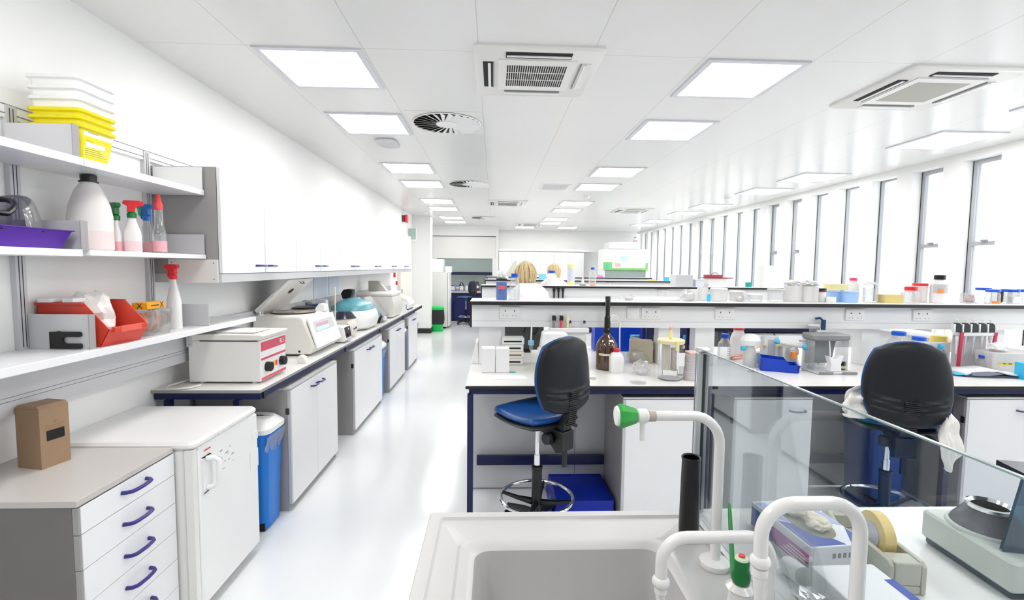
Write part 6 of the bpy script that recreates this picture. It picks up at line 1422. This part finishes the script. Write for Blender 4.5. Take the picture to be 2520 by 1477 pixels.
# ================================================================ PEOPLE
HAIRS = mat('streaked_blonde_hair', (0.55, 0.38, 0.18), 0.5, var=.02)
_nt = HAIRS.node_tree; _n = [q for q in _nt.nodes if q.type == 'TEX_NOISE'][0]; _m = [q for q in _nt.nodes if q.type == 'MIX'][0]; _tc = [q for q in _nt.nodes if q.type == 'TEX_COORD'][0]
_mp = _nt.nodes.new('ShaderNodeMapping'); _mp.inputs['Scale'].default_value = (1, 1, .10); _nt.links.new(_tc.outputs['Object'], _mp.inputs[0]); _nt.links.new(_mp.outputs[0], _n.inputs['Vector'])
_n.inputs['Scale'].default_value = 75; _m.inputs[6].default_value = (.38, .24, .09, 1); _m.inputs[7].default_value = (.95, .80, .50, 1)
def person(loc, rz, lab, lean=.18, coat=COAT, hair_seed=1, arms='bench'):
    """standing figure, faces local +y, leaning forward a little; 1.68 m"""
    t = thing('person', lab, 'person', loc, rz)
    import bpy as _b
    L = lean
    J = {'pelvis': (0, 0, .93, .135), 'waist': (0, .02, 1.06, .120), 'chest': (0, .07, 1.24, .135), 'neckb': (0, .10 + L * .3, 1.40, .060), 'neck': (0, .12 + L * .35, 1.455, .050),
         'hipl': (-.09, 0, .88, .095), 'kneel': (-.10, .02, .50, .062), 'anklel': (-.10, -.01, .09, .042), 'toel': (-.11, .14, .04, .036),
         'hipr': (.09, 0, .88, .095), 'kneer': (.10, .02, .50, .062), 'ankler': (.10, -.01, .09, .042), 'toer': (.11, .14, .04, .036),
         'shl': (-.150, .10, 1.345, .045), 'ell': (-.235, .17, 1.12, .046), 'wrl': (-.16, .37, 1.08, .030), 'hal': (-.15, .43, 1.075, .026),
         'shr': (.150, .10, 1.345, .045), 'elr': (.235, .17, 1.12, .046), 'wrr': (.16, .37, 1.08, .030), 'har': (.15, .43, 1.075, .026)}
    E = [('pelvis', 'waist'), ('waist', 'chest'), ('chest', 'neckb'), ('neckb', 'neck'), ('pelvis', 'hipl'), ('hipl', 'kneel'), ('kneel', 'anklel'), ('anklel', 'toel'), ('pelvis', 'hipr'), ('hipr', 'kneer'), ('kneer', 'ankler'), ('ankler', 'toer'),
         ('chest', 'shl'), ('shl', 'ell'), ('ell', 'wrl'), ('wrl', 'hal'), ('chest', 'shr'), ('shr', 'elr'), ('elr', 'wrr'), ('wrr', 'har')]
    def skin(name, J, E, root, m_, par, sub=2):
        ks = list(J); me = bpy.data.meshes.new(name)
        me.from_pydata([J[k][:3] for k in ks], [(ks.index(a), ks.index(b)) for a, b in E], [])
        me.materials.append(m_)
        o = bpy.data.objects.new(name, me); C.objects.link(o); o.parent = par
        md = o.modifiers.new('skin', 'SKIN'); md.use_smooth_shade = True
        for i, k in enumerate(ks):
            s = me.skin_vertices[0].data[i]; s.radius = (J[k][3], J[k][3]); s.use_root = (k == root)
        md = o.modifiers.new('sub', 'SUBSURF'); md.levels = sub; md.render_levels = sub
        return o
    body = skin('body', J, E, 'pelvis', SKIN, t)
    # fingers
    for sd, hx in ((-1, -.15), (1, .15)):
        for k in range(5):
            w = (-.026 + .013 * k) if k < 4 else -sd * -.032
            ln = (.055, .07, .075, .065, .045)[k]
            b = Vector((hx + w * .8, .445 if k < 4 else .41, 1.075))
            d = Vector((w * .15, 1, -.25)) if k < 4 else Vector((-sd * .7, .7, -.1))
            d.normalize()
            jj = {'a': (*b, .008), 'b': (*(b + d * ln * .4), .0085), 'c': (*(b + d * ln * .75 + Vector((0, 0, -.012))), .0075), 'd': (*(b + d * ln + Vector((0, 0, -.028))), .006)}
            skin('finger', jj, [('a', 'b'), ('b', 'c'), ('c', 'd')], 'a', SKIN, body, 1)
    # head
    hc = Vector((0, .15 + L * .4, 1.555))
    g = MB(); n = 24; m_ = 18; vs = []; fs = []
    for j in range(m_ + 1):
        th = PI * j / m_
        for k in range(n):
            ph = 2 * PI * k / n
            x = math.sin(th) * math.cos(ph); y = math.sin(th) * math.sin(ph); z = -math.cos(th)
            jaw = 1 - .22 * max(0, -z) ** 1.5
            X = x * .072 * jaw; Y = y * .092 * (jaw if y < 0 else 1 - .10 * max(0, -z)); Z = z * .112
            if y > .5:    # face side: brow, nose, mouth, chin
                Y += .016 * math.exp(-((x / .16) ** 2) - (((z + .12) / .20) ** 2)) + .004 * math.exp(-((z - .12) / .1) ** 2) - .008 * math.exp(-(((abs(x) - .38) / .14) ** 2) - (((z - .02) / .10) ** 2)) + .005 * math.exp(-((x / .3) ** 2) - (((z + .48) / .07) ** 2))
            vs.append(hc + Vector((X, Y, Z)))
    for j in range(m_):
        for k in range(n): k2 = (k + 1) % n; fs.append((j*n+k, j*n+k2, (j+1)*n+k2, (j+1)*n+k))
    g.add(vs, fs); head = obj('head', g, SKIN, t)
    obj('ear', MB().ball(hc + Vector((-.074, -.005, -.01)), .020, 1.4, 10, 8), SKIN, head); obj('ear', MB().ball(hc + Vector((.074, -.005, -.01)), .020, 1.4, 10, 8), SKIN, head)
    for s_ in (-1, 1): obj('eye', MB().ball(hc + Vector((.028 * s_, .083, .002)), .011, 1, 10, 8), PWHITE, head)
    obj('lips', MB().rbox(hc.x - .022, hc.x + .022, hc.y + .086, hc.y + .096, hc.z - .058, hc.z - .046, .004, .003), mat('lips', (.55, .20, .18), .5), head)
    # hair: many tapered locks falling from the crown
    random.seed(hair_seed)
    cap = MB(); vs = []; fs = []
    n = 40; m_ = 12
    for j in range(m_ + 1):
        th = PI * .02 + PI * .60 * j / m_
        for k in range(n):
            ph = 2 * PI * k / n
            lim = 1.0 if not (math.sin(ph) > .55) else .55
            tt = th * lim
            r = 1.13 + .035 * noise.noise(Vector((math.cos(ph) * 5, math.sin(ph) * 5, hair_seed))) + .01 * math.sin(ph * 17)
            vs.append(hc + Vector((math.sin(tt) * math.cos(ph) * .080 * r, math.sin(tt) * math.sin(ph) * .100 * r - .006, math.cos(tt) * .120 * r)))
    for j in range(m_):
        for k in range(n): k2 = (k + 1) % n; fs.append((j*n+k, (j+1)*n+k, (j+1)*n+k2, j*n+k2))
    fs.append(tuple(range(n)))
    cap.add(vs, fs)
    for k in range(90):
        ph = PI * (.93 + 1.14 * random.random()) if random.random() < .85 else 2 * PI * random.random()
        if math.sin(ph) > .5: continue
        a0 = .10 + .5 * random.random(); c_, s_ = math.cos(ph), math.sin(ph)
        pts = []; ln = .10 + .06 * random.random(); fl = random.uniform(.96, 1.30)
        for q in range(7):
            u = q / 6; tt = a0 + (PI * .56 - a0) * min(1, u * 1.6)
            z = math.cos(tt) * .125 if u < .62 else math.cos(PI * .56) * .125 - (u - .62) / .38 * ln
            rr = math.sin(tt) * (1 if u < .62 else 1 - .18 * (u - .62) / .38)
            pts.append(hc + Vector((c_ * .088 * rr * fl + .008 * math.sin(u * 5 + k), s_ * .106 * rr * fl - .006, z)))
        cap.tube(pts, [.004, .008, .010, .011, .010, .008, .002], 6)
    obj('hair', cap, HAIRS, t, label='shoulder length blonde hair' if hair_seed == 1 else 'blonde hair')
    # coat: torso and sleeves
    g = MB(); n = 28; vs = []; fs = []
    prof = [(.62, .215, .150, .00), (.80, .205, .150, .0), (.98, .185, .140, .01), (1.10, .175, .130, .03), (1.22, .195, .135, .06), (1.32, .210, .125, .08), (1.385, .195, .105, .09), (1.425, .130, .085, .105), (1.45, .075, .070, .125)]
    for z, rx, ry, yo in prof:
        for k in range(n):
            a = 2 * PI * k / n; w_ = 1 + .02 * math.sin(a * 7 + z * 9) * (1.4 - z)
            ex = abs(math.cos(a)) ** .85 * (1 if math.cos(a) >= 0 else -1)
            vs.append((rx * ex * w_, ry * math.sin(a) * w_ + yo + L * max(0, z - 1) * .35, z))
    for j in range(len(prof) - 1):
        for k in range(n): k2 = (k + 1) % n; fs.append((j*n+k, j*n+k2, (j+1)*n+k2, (j+1)*n+k))
    g.add(vs, fs)
    for s_, S, El, W in ((-1, 'shl', 'ell', 'wrl'), (1, 'shr', 'elr', 'wrr')):
        a, b, c = Vector(J[S][:3]), Vector(J[El][:3]), Vector(J[W][:3])
        a = a + Vector((-.02 * s_, L * .12, .0))
        g.tube([a, a.lerp(b, .5) + Vector((.012 * s_, -.01, 0)), b, b.lerp(c, .5), c], [.082, .075, .066, .058, .048], 16, False)
    obj('lab_coat', g, coat, t, solid=.006, sub=1, label='white lab coat')
    g = MB()
    for s_ in (-1, 1): g.tube([(.09 * s_, 0, .90), (.095 * s_, .01, .70), (.10 * s_, .02, .50), (.10 * s_, 0, .30), (.10 * s_, -.01, .10)], [.115, .105, .082, .075, .070], 16, False)
    obj('trousers', g, TROUS, t, solid=.005)
    g = MB()
    for s_ in (-1, 1): g.rbox(.105 * s_ - .046, .105 * s_ + .046, -.08, .19, .0, .075, .03, .015)
    obj('shoes', g, BLACK, t)
    return t
person((.43, 5.07, 0), R(20), 'person with blonde hair and a white lab coat, seen from behind at the second island', .20)
person((1.0, 7.85, 0), R(-6), 'smaller distant person with blonde hair and a white coat behind the blue-capped bottle', .15, hair_seed=5)
